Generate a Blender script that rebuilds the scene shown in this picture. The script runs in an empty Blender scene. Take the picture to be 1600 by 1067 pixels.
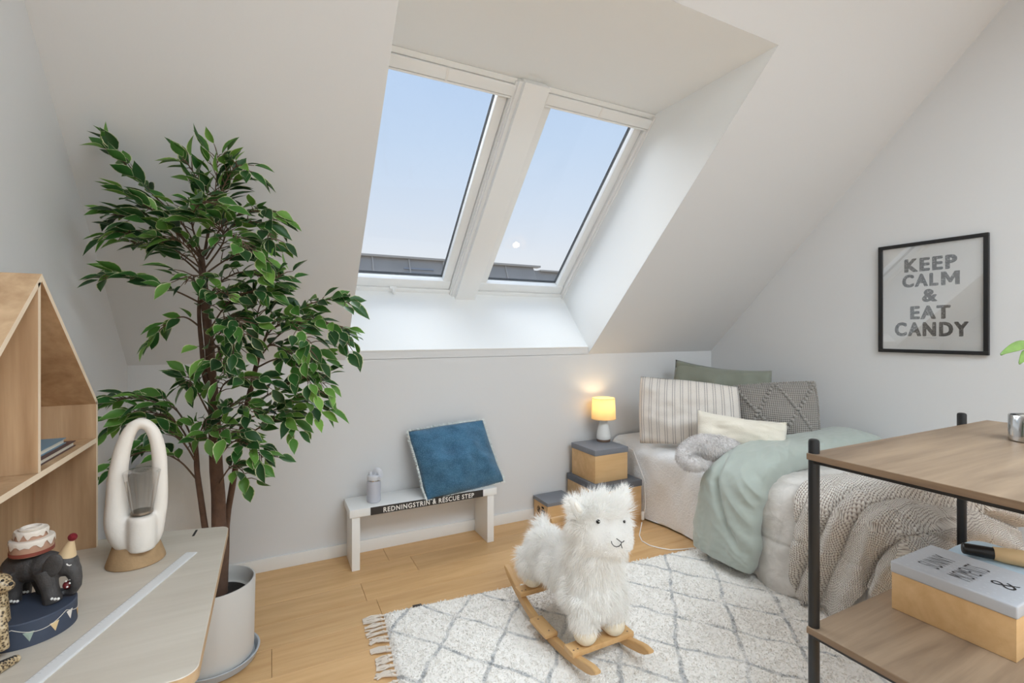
import bpy, bmesh, math, random
from mathutils import Vector, Matrix, noise
import numpy as np

PI = math.pi
SC = bpy.context.scene
COL = SC.collection
random.seed(11)

# ------------------------------------------------------------------ camera
CAM_H, YAW, FPX, HOR = 1.4, math.radians(26.675), 752.2, 518.4
cam_d = bpy.data.cameras.new('camera')
cam = bpy.data.objects.new('camera', cam_d)
COL.objects.link(cam)
cam.location = (0, 0, CAM_H)
cam.rotation_euler = (PI / 2, 0, -YAW)
cam_d.sensor_width = 36.0
cam_d.lens = 36.0 * FPX / 1600.0
cam_d.shift_y = -(533.5 - HOR) / 1600.0
cam_d.clip_start = 0.05
cam_d.clip_end = 200
SC.camera = cam

# ------------------------------------------------------------------ view
SC.view_settings.view_transform = 'Standard'
SC.view_settings.look = 'None'
SC.view_settings.gamma = 1.0
SC.view_settings.use_curve_mapping = False
SC.view_settings.exposure = 0.0
SC.cycles.use_denoising = True
SC.cycles.max_bounces = 10
SC.cycles.diffuse_bounces = 6
SC.cycles.transparent_max_bounces = 16
SC.cycles.caustics_reflective = False
SC.cycles.caustics_refractive = False


def lin(c):
    r = []
    for v in c:
        v /= 255.0
        r.append(v / 12.92 if v <= 0.04045 else ((v + 0.055) / 1.055) ** 2.4)
    return r


# ------------------------------------------------------------------ sky
W = bpy.data.worlds.new('sky')
SC.world = W
W.use_nodes = True
nt = W.node_tree
nt.nodes.clear()
tc = nt.nodes.new('ShaderNodeTexCoord')
sp = nt.nodes.new('ShaderNodeSeparateXYZ')
rp = nt.nodes.new('ShaderNodeValToRGB')
bg = nt.nodes.new('ShaderNodeBackground')
ow = nt.nodes.new('ShaderNodeOutputWorld')
nt.links.new(tc.outputs['Generated'], sp.inputs[0])
nt.links.new(sp.outputs['Z'], rp.inputs[0])
nt.links.new(rp.outputs[0], bg.inputs[0])
nt.links.new(bg.outputs[0], ow.inputs[0])
els = rp.color_ramp.elements
els[0].position = 0.0
els[0].color = (*lin((206, 205, 202)), 1)
els[1].position = 1.0
els[1].color = (*lin((150, 190, 240)), 1)
for pos, c in ((0.03, (232, 235, 238)), (0.14, (230, 235, 241)), (0.24, (214, 227, 243)), (0.36, (199, 219, 243)),
               (0.5, (186, 211, 243))):
    e = els.new(pos)
    e.color = (*lin(c), 1)
bg.inputs['Strength'].default_value = 1.0

# hazy, very soft sun standing in front of and above the roof windows
sun_d = bpy.data.lights.new('hazy_sun', 'SUN')
sun_d.energy = 6.0
sun_d.angle = math.radians(75)
sun_d.color = (0.95, 0.975, 0.985)
sun = bpy.data.objects.new('hazy_sun', sun_d)
COL.objects.link(sun)
sun.rotation_euler = Vector((0.12, -0.62, -0.78)).to_track_quat('-Z', 'Y').to_euler()
sun.location = (-1, 8, 9)

# added area lamp above the unseen rear half, brightens the whole room
fill_d = bpy.data.lights.new('added_rear_fill', 'AREA')
fill_d.shape = 'RECTANGLE'
fill_d.size = 2.8
fill_d.size_y = 1.7
fill_d.energy = 176
fill_d.color = (0.82, 0.925, 1.0)
fill_o = bpy.data.objects.new('added_rear_fill', fill_d)
COL.objects.link(fill_o)
fill_o.location = (1.5, -1.25, 3.62)

# ================================================================== helpers


def at(px, py, D):
    """world point that lies D metres into the room along the view axis"""
    a = (px - 800) / FPX * D
    return Vector((math.sin(YAW) * D + math.cos(YAW) * a, math.cos(YAW) * D - math.sin(YAW) * a,
                   CAM_H - (py - HOR) / FPX * D))


def on_y(px, py, y):
    k = (px - 800) / FPX
    return at(px, py, y / (math.cos(YAW) - math.sin(YAW) * k))


def on_z(px, py, z):
    return at(px, py, (CAM_H - z) * FPX / (py - HOR))


VR = Vector((math.cos(YAW), -math.sin(YAW), 0))
VF = Vector((math.sin(YAW), math.cos(YAW), 0))
VU = Vector((0, 0, 1))


def sstep(a, b, x):
    t = min(1, max(0, (x - a) / (b - a)))
    return t * t * (3 - 2 * t)


# ---------------------------------------------------------------- materials
def newmat(name):
    m = bpy.data.materials.new(name)
    m.use_nodes = True
    n = m.node_tree.nodes
    return m, m.node_tree, n['Principled BSDF'], n['Material Output']


def N(t, kind, **kw):
    n = t.nodes.new(kind)
    for k, v in kw.items():
        if k in n.inputs:
            n.inputs[k].default_value = v
        else:
            setattr(n, k, v)
    return n


def coords(t, scale=(1, 1, 1), rot=(0, 0, 0), kind='Object'):
    tcn = N(t, 'ShaderNodeTexCoord')
    mp = N(t, 'ShaderNodeMapping')
    mp.inputs['Scale'].default_value = scale
    mp.inputs['Rotation'].default_value = rot
    t.links.new(tcn.outputs[kind], mp.inputs[0])
    return mp.outputs[0]


def ramp(t, src, stops):
    r = N(t, 'ShaderNodeValToRGB')
    el = r.color_ramp.elements
    el[0].position, el[0].color = stops[0][0], (*stops[0][1], 1)
    el[1].position, el[1].color = stops[-1][0], (*stops[-1][1], 1)
    for p, c in stops[1:-1]:
        e = el.new(p)
        e.color = (*c, 1)
    t.links.new(src, r.inputs[0])
    return r.outputs[0]


def bump(t, b, height, strength=0.3, dist=0.01):
    bn = N(t, 'ShaderNodeBump')
    bn.inputs['Strength'].default_value = strength
    bn.inputs['Distance'].default_value = dist
    t.links.new(height, bn.inputs['Height'])
    t.links.new(bn.outputs[0], b.inputs['Normal'])


def math_n(t, op, a, b=None, c=None):
    m = N(t, 'ShaderNodeMath', operation=op)
    for i, v in enumerate((a, b, c)):
        if v is None:
            continue
        if isinstance(v, (int, float)):
            m.inputs[i].default_value = v
        else:
            t.links.new(v, m.inputs[i])
    return m.outputs[0]


def mixc(t, fac, a, b):
    m = N(t, 'ShaderNodeMix', data_type='RGBA')
    for s, v in ((m.inputs[0], fac), (m.inputs[6], a), (m.inputs[7], b)):
        if hasattr(v, 'node'):
            t.links.new(v, s)
        elif isinstance(v, (int, float)):
            s.default_value = v
        else:
            s.default_value = (*v, 1)
    return m.outputs[2]


def plain(name, rgb, rough=0.5, metal=0.0, var=0.0, vscale=8, bmp=0.0, bscale=60, spec=0.5):
    m, t, b, o = newmat(name)
    c = lin(rgb)
    b.inputs['Base Color'].default_value = (*c, 1)
    b.inputs['Roughness'].default_value = rough
    b.inputs['Metallic'].default_value = metal
    b.inputs['Specular IOR Level'].default_value = spec
    v = coords(t)
    if var:
        nz = N(t, 'ShaderNodeTexNoise', Scale=vscale, Detail=4)
        t.links.new(v, nz.inputs['Vector'])
        col = ramp(t, nz.outputs[0], [(0.3, [x * (1 - var) for x in c]), (0.7, [min(1, x * (1 + var)) for x in c])])
        t.links.new(col, b.inputs['Base Color'])
    if bmp:
        nb = N(t, 'ShaderNodeTexNoise', Scale=bscale, Detail=3)
        t.links.new(v, nb.inputs['Vector'])
        bump(t, b, nb.outputs[0], bmp, 0.004)
    return m


def wood(name, dark, light, axis='x', scale=1.0, rough=0.5, rnd=0.0, contrast=1.0, spec=0.4):
    """grain runs along the given axis"""
    m, t, b, o = newmat(name)
    s = {'x': (1.2, 14, 14), 'y': (14, 1.2, 14), 'z': (14, 14, 1.2)}[axis]
    v = coords(t, [k * scale for k in s])
    if rnd:
        oi = N(t, 'ShaderNodeObjectInfo')
        va = N(t, 'ShaderNodeVectorMath', operation='ADD')
        vm = N(t, 'ShaderNodeVectorMath', operation='SCALE')
        cb = N(t, 'ShaderNodeCombineXYZ')
        for i in range(3):
            t.links.new(oi.outputs['Random'], cb.inputs[i])
        t.links.new(cb.outputs[0], vm.inputs[0])
        vm.inputs['Scale'].default_value = 37
        t.links.new(v, va.inputs[0])
        t.links.new(vm.outputs[0], va.inputs[1])
        v = va.outputs[0]
    n1 = N(t, 'ShaderNodeTexNoise', Scale=1.0, Detail=6, Roughness=0.62, Distortion=0.6)
    n2 = N(t, 'ShaderNodeTexNoise', Scale=5.0, Detail=3)
    for n in (n1, n2):
        t.links.new(v, n.inputs['Vector'])
    f = math_n(t, 'ADD', math_n(t, 'MULTIPLY', n1.outputs[0], 0.8), math_n(t, 'MULTIPLY', n2.outputs[0], 0.2))
    w = 0.2 / contrast
    d, l = lin(dark), lin(light)
    col = ramp(t, f, [(0.5 - w, d), (0.5 + w, l)])
    if rnd:
        hs = N(t, 'ShaderNodeHueSaturation')
        t.links.new(col, hs.inputs['Color'])
        t.links.new(math_n(t, 'ADD', math_n(t, 'MULTIPLY', oi.outputs['Random'], rnd), 1 - rnd / 2), hs.inputs['Value'])
        col = hs.outputs[0]
    t.links.new(col, b.inputs['Base Color'])
    b.inputs['Roughness'].default_value = rough
    b.inputs['Specular IOR Level'].default_value = spec
    bump(t, b, f, 0.12, 0.002)
    return m


def schlick(t, f0):
    lw = N(t, 'ShaderNodeLayerWeight', Blend=0.5)
    p5 = math_n(t, 'POWER', lw.outputs['Facing'], 5.0)
    return math_n(t, 'MULTIPLY_ADD', p5, 1 - f0, f0)


M = {}
M['wall'] = plain('painted_wall', (217, 217, 217), 0.75, bmp=0.04, bscale=180, spec=0.2)
M['lining'] = plain('lightened_lining', (240, 241, 240), 0.6, spec=0.2)  # same paint as the walls, colour lightened for light missing in the shaft
M['trim'] = plain('white_trim', (232, 231, 228), 0.45)
M['winwhite'] = plain('window_white', (236, 237, 236), 0.35)
M['gasket'] = plain('dark_gasket', (70, 74, 78), 0.6)
M['chrome'] = plain('polished_steel', (205, 205, 205), 0.12, 1.0)
M['oakfloor'] = wood('oak_floor', (190, 146, 96), (222, 184, 134), 'x', 1.0, 0.42, rnd=0.16, contrast=0.8)
M['subfloor'] = plain('floor_joint', (96, 66, 40), 0.9)
M['benchwhite'] = plain('bench_white_lacquer', (236, 236, 234), 0.35)
M['black'] = plain('black_metal', (24, 24, 25), 0.4)
M['signblack'] = plain('sign_black', (46, 42, 40), 0.5)
M['offwhite'] = plain('letter_white', (235, 232, 226), 0.6)
M['ashwood'] = wood('shelf_ash', (112, 92, 74), (172, 148, 122), 'x', 0.45, 0.45, contrast=1.2)
M['ashedge'] = wood('shelf_ash_edge', (104, 84, 66), (142, 120, 98), 'y', 1.2, 0.55)
M['deskoak'] = wood('desk_pale_oak', (188, 178, 164), (210, 202, 190), 'x', 0.9, 0.42, contrast=0.8)
M['deskedge'] = wood('desk_ply_edge', (150, 120, 88), (196, 168, 132), 'y', 1.0, 0.5)
M['housewood'] = wood('house_paulownia', (162, 128, 94), (206, 174, 138), 'z', 0.7, 0.55, contrast=1.3)
M['houseedge'] = wood('house_edge', (228, 206, 178), (240, 222, 198), 'z', 0.8, 0.55)
M['pine'] = wood('pine_box', (192, 150, 98), (228, 192, 144), 'x', 0.6, 0.5, contrast=0.7)
M['rocker'] = wood('rocker_pine', (190, 146, 92), (220, 182, 132), 'y', 0.8, 0.45, contrast=0.8)
M['lidgrey'] = plain('lid_grey', (124, 127, 134), 0.45)
M['lidgrey2'] = plain('lid_dark_grey', (94, 97, 104), 0.5)
M['lidpale'] = plain('lid_pale_grey', (186, 189, 194), 0.4)
M['potgrey'] = plain('pot_grey', (200, 198, 194), 0.5, bmp=0.03, bscale=200)
M['saucer'] = plain('saucer_grey', (178, 184, 190), 0.45)
M['soil'] = plain('soil', (32, 26, 22), 0.95, var=0.4, vscale=60, bmp=0.6, bscale=120)
M['ceramic'] = plain('matt_white_ceramic', (226, 219, 210), 0.55, bmp=0.1, bscale=120)
M['stoneware'] = plain('tan_stoneware', (164, 134, 98), 0.8, var=0.12, vscale=40, bmp=0.15, bscale=200)
M['navy'] = plain('drum_navy', (58, 66, 82), 0.6, var=0.08)
M['elephant'] = plain('elephant_grey', (66, 63, 62), 0.55, var=0.18, vscale=60, bmp=0.25, bscale=300)
M['bottle'] = plain('bottle_lilac_grey', (188, 189, 198), 0.4)
M['bottlelid'] = plain('bottle_lid', (206, 208, 214), 0.4)
M['shadebase'] = plain('lamp_base_white', (232, 231, 228), 0.5)
M['brownfoot'] = plain('lamp_foot_brown', (120, 96, 80), 0.6)
M['cord'] = plain('white_cord', (236, 234, 230), 0.5)
M['cream'] = plain('cream_plush', (232, 220, 196), 0.9, var=0.05, vscale=60, bmp=0.2, bscale=300)
M['thread'] = plain('dark_thread', (40, 38, 38), 0.7)
M['eye'] = plain('eye_black', (14, 13, 13), 0.12)


# ---------------------------------------------------------------- mesh builder
class MB:
    def __init__(s):
        s.v, s.f = [], []

    def add(s, vs, fs):
        k = len(s.v)
        s.v += [Vector(p) for p in vs]
        s.f += [tuple(i + k for i in f) for f in fs]
        return s

    def bm(s, b, mat=None):
        b.verts.ensure_lookup_table()
        for i, v in enumerate(b.verts):
            v.index = i
        s.add([(mat @ v.co if mat else v.co.copy()) for v in b.verts], [[v.index for v in f.verts] for f in b.faces])
        b.free()
        return s

    def box(s, x0, x1, y0, y1, z0, z1, bev=0.0, seg=2, mat=None):
        b = bmesh.new()
        bmesh.ops.create_cube(b, size=1)
        for v in b.verts:
            v.co = Vector(((x0 + x1) / 2 + v.co.x * (x1 - x0), (y0 + y1) / 2 + v.co.y * (y1 - y0),
                           (z0 + z1) / 2 + v.co.z * (z1 - z0)))
        if bev:
            bmesh.ops.bevel(b, geom=list(b.edges), offset=bev, segments=seg, affect='EDGES', profile=0.6)
        return s.bm(b, mat)

    def quad(s, a, b, c, d):
        return s.add([a, b, c, d], [(0, 1, 2, 3)])

    def tube(s, pts, rad, n=8, cap=True, closed=False, squash=1.0):
        pts = [Vector(p) for p in pts]
        if not isinstance(rad, (list, tuple)):
            rad = [rad] * len(pts)
        k = len(pts)
        vs, fs = [], []
        up = None
        for i, p in enumerate(pts):
            if closed:
                d = pts[(i + 1) % k] - pts[i - 1]
            else:
                d = pts[min(i + 1, k - 1)] - pts[max(i - 1, 0)]
            d.normalize()
            if up is None:
                up = Vector((0, 0, 1)) if abs(d.z) < 0.9 else Vector((1, 0, 0))
            a = d.cross(up)
            if a.length < 1e-5:
                a = d.cross(Vector((0, 1, 0)))
            a.normalize()
            bb = a.cross(d).normalized()
            up = bb
            for j in range(n):
                t = 2 * PI * j / n
                vs.append(p + (a * math.cos(t) + bb * math.sin(t) * squash) * rad[i])
        for i in range(k if closed else k - 1):
            i2 = (i + 1) % k
            for j in range(n):
                j2 = (j + 1) % n
                fs.append((i * n + j, i * n + j2, i2 * n + j2, i2 * n + j))
        if cap and not closed:
            fs.append(tuple(range(n))[::-1])
            fs.append(tuple((k - 1) * n + j for j in range(n)))
        return s.add(vs, fs)

    def lathe(s, prof, c=(0, 0, 0), n=40, axis='z'):
        vs, fs = [], []
        c = Vector(c)
        for r, z in prof:
            for j in range(n):
                t = 2 * PI * j / n
                if axis == 'z':
                    vs.append(c + Vector((r * math.cos(t), r * math.sin(t), z)))
                elif axis == 'x':
                    vs.append(c + Vector((z, r * math.cos(t), r * math.sin(t))))
                else:
                    vs.append(c + Vector((r * math.sin(t), z, r * math.cos(t))))
        for i in range(len(prof) - 1):
            for j in range(n):
                j2 = (j + 1) % n
                fs.append((i * n + j, i * n + j2, (i + 1) * n + j2, (i + 1) * n + j))
        if prof[0][0] > 1e-6:
            fs.append(tuple(range(n))[::-1])
        if prof[-1][0] > 1e-6:
            fs.append(tuple((len(prof) - 1) * n + j for j in range(n)))
        return s.add(vs, fs)

    def grid(s, fn, nu, nv, cu=False, cv=False):
        vs = [fn(i / (nu if cu else nu - 1), j / (nv if cv else nv - 1)) for i in range(nu) for j in range(nv)]
        fs = []
        for i in range(nu if cu else nu - 1):
            for j in range(nv if cv else nv - 1):
                i2, j2 = (i + 1) % nu, (j + 1) % nv
                fs.append((i * nv + j, i2 * nv + j, i2 * nv + j2, i * nv + j2))
        return s.add(vs, fs)

    def prism(s, poly, fn0, fn1):
        """poly: 2-D outline; fn0/fn1 map a 2-D point to both faces"""
        n = len(poly)
        vs = [fn0(p) for p in poly] + [fn1(p) for p in poly]
        fs = [tuple(range(n))[::-1], tuple(range(n, 2 * n))]
        for i in range(n):
            j = (i + 1) % n
            fs.append((i, j, n + j, n + i))
        return s.add(vs, fs)

    def sphere(s, c, r, seg=16, rings=10, mat=None):
        b = bmesh.new()
        bmesh.ops.create_uvsphere(b, u_segments=seg, v_segments=rings, radius=1)
        r = Vector(r) if not isinstance(r, (int, float)) else Vector((r, r, r))
        for v in b.verts:
            v.co = Vector((v.co.x * r.x, v.co.y * r.y, v.co.z * r.z))
            if mat:
                v.co = mat @ v.co
            v.co += Vector(c)
        return s.bm(b)

    def mesh(s, name, smooth=True, angle=0.7, off=(0, 0, 0)):
        me = bpy.data.meshes.new(name)
        o = Vector(off)
        me.from_pydata([tuple(v - o) for v in s.v], [], s.f)
        b = bmesh.new()
        b.from_mesh(me)
        bmesh.ops.recalc_face_normals(b, faces=b.faces)
        b.to_mesh(me)
        b.free()
        if smooth:
            me.polygons.foreach_set('use_smooth', [True] * len(me.polygons))
            if angle:
                me.set_sharp_from_angle(angle=angle)
        return me

    def build(s, name, mat, parent=None, loc=None, smooth=True, angle=0.7):
        off = Vector((0, 0, 0))
        p = parent
        while p is not None:
            off = off + p.location
            p = p.parent
        if loc is not None and parent is None:
            off = Vector(loc)
        me = s.mesh(name, smooth, angle, off)
        if mat is not None:
            me.materials.append(mat)
        o = bpy.data.objects.new(name, me)
        COL.objects.link(o)
        if parent is not None:
            o.parent = parent
        elif loc is not None:
            o.location = loc
        return o


def tag(o, label=None, cat=None, group=None, kind=None):
    if label:
        o['label'] = label
    if cat:
        o['category'] = cat
    if group:
        o['group'] = group
    if kind:
        o['kind'] = kind
    return o


def thing(name, loc, label, cat, group=None):
    o = bpy.data.objects.new(name, None)
    o.empty_display_size = 0.05
    COL.objects.link(o)
    o.location = loc
    return tag(o, label, cat, group)


def struct(o):
    o['kind'] = 'structure'
    return o


def text_verts(body, size, bold=0.0, align='CENTER', sx=1.0, extrude=0.0, spacing=1.0):
    cu = bpy.data.curves.new('lettering', 'FONT')
    cu.body = body
    cu.size = size
    cu.align_x = align
    cu.offset = bold
    cu.extrude = extrude
    cu.space_character = spacing
    cu.resolution_u = 3
    ob = bpy.data.objects.new('lettering_tmp', cu)
    COL.objects.link(ob)
    dg = bpy.context.evaluated_depsgraph_get()
    me = bpy.data.meshes.new_from_object(ob.evaluated_get(dg))
    vs = [Vector((v.co.x * sx, v.co.y, v.co.z)) for v in me.vertices]
    fs = [tuple(p.vertices) for p in me.polygons]
    bpy.data.objects.remove(ob)
    bpy.data.curves.remove(cu)
    bpy.data.meshes.remove(me)
    return vs, fs


def lettering(mb, body, size, origin, xd, yd, **kw):
    vs, fs = text_verts(body, size, **kw)
    xd, yd, o = Vector(xd).normalized(), Vector(yd).normalized(), Vector(origin)
    nd = xd.cross(yd)
    mb.add([o + xd * v.x + yd * v.y + nd * v.z for v in vs], fs)
    return mb


def remeshed(mb, voxel, smooth_it=6):
    """one continuous skin around overlapping solids"""
    me = bpy.data.meshes.new('skin_tmp')
    me.from_pydata([tuple(v) for v in mb.v], [], mb.f)
    ob = bpy.data.objects.new('skin_tmp', me)
    COL.objects.link(ob)
    r = ob.modifiers.new('r', 'REMESH')
    r.mode = 'VOXEL'
    r.voxel_size = voxel
    sm = ob.modifiers.new('s', 'SMOOTH')
    sm.iterations = smooth_it
    sm.factor = 0.5
    dg = bpy.context.evaluated_depsgraph_get()
    dg.update()
    ev = bpy.data.meshes.new_from_object(ob.evaluated_get(dg))
    out = MB()
    out.add([v.co.copy() for v in ev.vertices], [tuple(p.vertices) for p in ev.polygons])
    bpy.data.objects.remove(ob)
    bpy.data.meshes.remove(me)
    bpy.data.meshes.remove(ev)
    return out


def surface_samples(mb, count, rng):
    """random points with normals over a builder's surface"""
    tris, areas = [], []
    for f in mb.f:
        for k in range(1, len(f) - 1):
            a, b, c = mb.v[f[0]], mb.v[f[k]], mb.v[f[k + 1]]
            n = (b - a).cross(c - a)
            if n.length > 1e-12:
                tris.append((a, b, c, n.normalized()))
                areas.append(n.length)
    idx = rng.choices(range(len(tris)), weights=areas, k=count)
    out = []
    for i in idx:
        a, b, c, n = tris[i]
        u, v = rng.random(), rng.random()
        if u + v > 1:
            u, v = 1 - u, 1 - v
        out.append((a + (b - a) * u + (c - a) * v, n))
    return out


def strand(mb, p, d, length, width, bend, segs=3, rng=random):
    """one tapering hair: a thin folded ribbon"""
    side = d.cross(Vector((rng.uniform(-1, 1), rng.uniform(-1, 1), rng.uniform(-1, 1))))
    if side.length < 1e-4:
        side = Vector((1, 0, 0))
    side.normalize()
    k = len(mb.v)
    q = p.copy()
    dd = d.copy()
    for i in range(segs):
        w = width * (1 - i / segs) * 0.5
        mb.v.append(q - side * w)
        mb.v.append(q + side * w)
        dd = (dd + bend * (1.0 / segs)).normalized()
        q = q + dd * (length / segs)
    mb.v.append(q)
    for i in range(segs - 1):
        mb.f.append((k + 2 * i, k + 2 * i + 1, k + 2 * i + 3, k + 2 * i + 2))
    mb.f.append((k + 2 * segs - 2, k + 2 * segs - 1, k + 2 * segs))


def fast_build(mb, name, mat, parent):
    """large strand meshes: no normal recalculation"""
    off = Vector((0, 0, 0))
    p = parent
    while p is not None:
        off = off + p.location
        p = p.parent
    me = bpy.data.meshes.new(name)
    me.from_pydata([tuple(v - off) for v in mb.v], [], mb.f)
    me.materials.append(mat)
    me.polygons.foreach_set('use_smooth', [True] * len(me.polygons))
    o = bpy.data.objects.new(name, me)
    COL.objects.link(o)
    o.parent = parent
    return o


# ================================================================== room shell
XL, XR, YK, YB = -0.671, 3.665, 3.169, -2.6
ZC = 3.36                     # flat ceiling behind the camera
SL = 4.392                    # roof slope: y + z = SL
ZK = SL - YK                  # knee height
S0, S1 = 0.423, 2.275         # window shaft
ZS = 1.278                    # shaft sill
YT, ZT = 1.555, SL - 1.555    # top front edge of the shaft
WC = 5.2627                   # window plane y + z = WC
WB = (3.557, 1.7057)          # bottom of the windows (y, z)
WL = 1.592                    # length along the slope


def winp(x, s, d=0.0):
    """point on the window plane: s up the slope, d outwards"""
    k = math.sqrt(0.5)
    return Vector((x, WB[0] - s * k + d * k, WB[1] + s * k + d * k))


# floor
sub = MB().box(XL - 0.1, XR + 0.1, YB - 0.1, YK + 0.1, -0.08, -0.012).build('floor', M['subfloor'])
struct(sub)
rng = random.Random(4)
pw = 0.198
row = 0
y = YK
plank_cache = {}
while y > YB:
    y0 = max(YB, y - pw)
    x = XL - rng.uniform(0.1, 1.7)
    while x < XR:
        L = rng.choice((1.8, 2.1))
        xa, xb = max(XL, x), min(XR, x + L)
        if xb - xa > 0.02:
            key = (round(xb - xa, 3), round(y - y0, 3))
            me = plank_cache.get(key)
            if me is None:
                me = MB().box(-(xb - xa) / 2 + 0.0007, (xb - xa) / 2 - 0.0007, -(y - y0) / 2 + 0.0007, (y - y0) / 2 - 0.0007,
                              -0.014, 0.0, 0.0012, 1).mesh('plank', smooth=False)
                me.materials.append(M['oakfloor'])
                plank_cache[key] = me
            o = bpy.data.objects.new('plank', me)
            COL.objects.link(o)
            o.parent = sub
            o.location = ((xa + xb) / 2, (y + y0) / 2, 0)
        x += L
    y -= pw

# knee wall with the raised part below the window shaft
k = MB()
k.box(XL - 0.1, XR + 0.1, YK, YK + 0.1, -0.05, ZK)
k.box(S0, S1, YK, YK + 0.02, ZK - 0.002, ZS)
struct(k.build('wall_back', M['wall'], smooth=False))
struct(MB().box(XL - 0.1, XL, YB, YK + 0.1, -0.05, ZC + 0.1).build('wall_left', M['wall'], smooth=False))
struct(MB().box(XR, XR + 0.1, YB, YK + 0.1, -0.05, ZC + 0.1).build('wall_right', M['wall'], smooth=False))
struct(MB().box(XL - 0.1, XR + 0.1, YB - 0.1, YB, -0.05, ZC + 0.1).build('wall_rear', M['wall'], smooth=False))

# sloping ceiling with the shaft opening, flat ceiling with a made-up opening for the fill lamp
YF = SL - ZC
c = MB()
for xa, xb, ya, yb in ((XL - 0.1, S0 - 0.0006, YF, YK), (S1 + 0.0006, XR + 0.1, YF, YK), (S0 - 0.0006, S1 + 0.0006, YF, YT - 0.0006)):
    t = 0.03
    c.add([(xa, yb, SL - yb), (xb, yb, SL - yb), (xb, ya, SL - ya), (xa, ya, SL - ya),
           (xa, yb + t, SL - yb + t), (xb, yb + t, SL - yb + t), (xb, ya + t, SL - ya + t), (xa, ya + t, SL - ya + t)],
          [(0, 1, 2, 3), (7, 6, 5, 4), (0, 4, 5, 1), (1, 5, 6, 2), (2, 6, 7, 3), (3, 7, 4, 0)])
rx0, rx1, ry0, ry1 = 0.1, 2.9, -2.1, -0.4
for xa, xb, ya, yb in ((XL - 0.1, XR + 0.1, ry1, YF + 0.02), (XL - 0.1, XR + 0.1, YB, ry0), (XL - 0.1, rx0, ry0, ry1),
                       (rx1, XR + 0.1, ry0, ry1)):
    c.box(xa, xb, ya, yb, ZC, ZC + 0.05)
for xa, xb, ya, yb in ((rx0 - 0.02, rx0, ry0, ry1), (rx1, rx1 + 0.02, ry0, ry1), (rx0, rx1, ry0 - 0.02, ry0),
                       (rx0, rx1, ry1, ry1 + 0.02)):
    c.box(xa, xb, ya, yb, ZC, ZC + 0.3)
struct(c.build('ceiling', M['wall'], smooth=False))

# shaft linings
WT = winp(0, WL)
t = 0.03


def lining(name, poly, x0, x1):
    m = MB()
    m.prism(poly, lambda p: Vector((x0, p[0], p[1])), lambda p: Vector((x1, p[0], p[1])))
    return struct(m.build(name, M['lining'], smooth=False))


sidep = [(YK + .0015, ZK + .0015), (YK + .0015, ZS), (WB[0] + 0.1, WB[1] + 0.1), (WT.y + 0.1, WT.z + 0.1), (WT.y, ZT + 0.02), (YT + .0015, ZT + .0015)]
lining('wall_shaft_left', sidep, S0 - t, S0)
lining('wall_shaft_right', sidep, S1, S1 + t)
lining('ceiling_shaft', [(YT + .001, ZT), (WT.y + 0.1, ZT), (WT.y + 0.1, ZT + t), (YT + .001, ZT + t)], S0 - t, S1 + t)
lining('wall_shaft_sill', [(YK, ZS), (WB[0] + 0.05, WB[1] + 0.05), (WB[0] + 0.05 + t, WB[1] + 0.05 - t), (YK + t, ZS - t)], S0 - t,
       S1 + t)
# thin bright bead along the sill edge
struct(MB().box(S0, S1, YK - 0.004, YK + 0.006, ZS - 0.004, ZS + 0.004, 0.0015).build('trim_1', M['trim']))

# baseboards
bh = 0.075
struct(MB().box(XL, XR, YK - 0.014, YK, 0, bh, 0.003).build('baseboard_back', M['trim']))
struct(MB().box(XL, XL + 0.014, YB, YK - 0.014, 0, bh, 0.003).build('baseboard_left', M['trim']))
struct(MB().box(XR - 0.014, XR, YB, YK - 0.014, 0, bh, 0.003).build('baseboard_right', M['trim']))

# ---------------------------------------------------------------- roof windows
gm, gt, gb, go = newmat('window_glass')
gt.nodes.remove(gb)
tr = N(gt, 'ShaderNodeBsdfTransparent')
tr.inputs[0].default_value = (0.99, 0.995, 1, 1)
gl = N(gt, 'ShaderNodeBsdfGlossy', Roughness=0.0)
mx = N(gt, 'ShaderNodeMixShader')
gt.links.new(schlick(gt, 0.015), mx.inputs[0])
gt.links.new(tr.outputs[0], mx.inputs[1])
gt.links.new(gl.outputs[0], mx.inputs[2])
gt.links.new(mx.outputs[0], go.inputs[0])
M['glass'] = gm


def wbox(mb, x0, x1, s0, s1, d0, d1, bev=0.0):
    k = math.sqrt(0.5)
    mt = Matrix(((1, 0, 0, 0), (0, -k, k, WB[0]), (0, k, k, WB[1]), (0, 0, 0, 1)))
    return mb.box(x0, x1, s0, s1, d0, d1, bev, 2, mt)


MX0, MX1 = 1.262, 1.436


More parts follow.
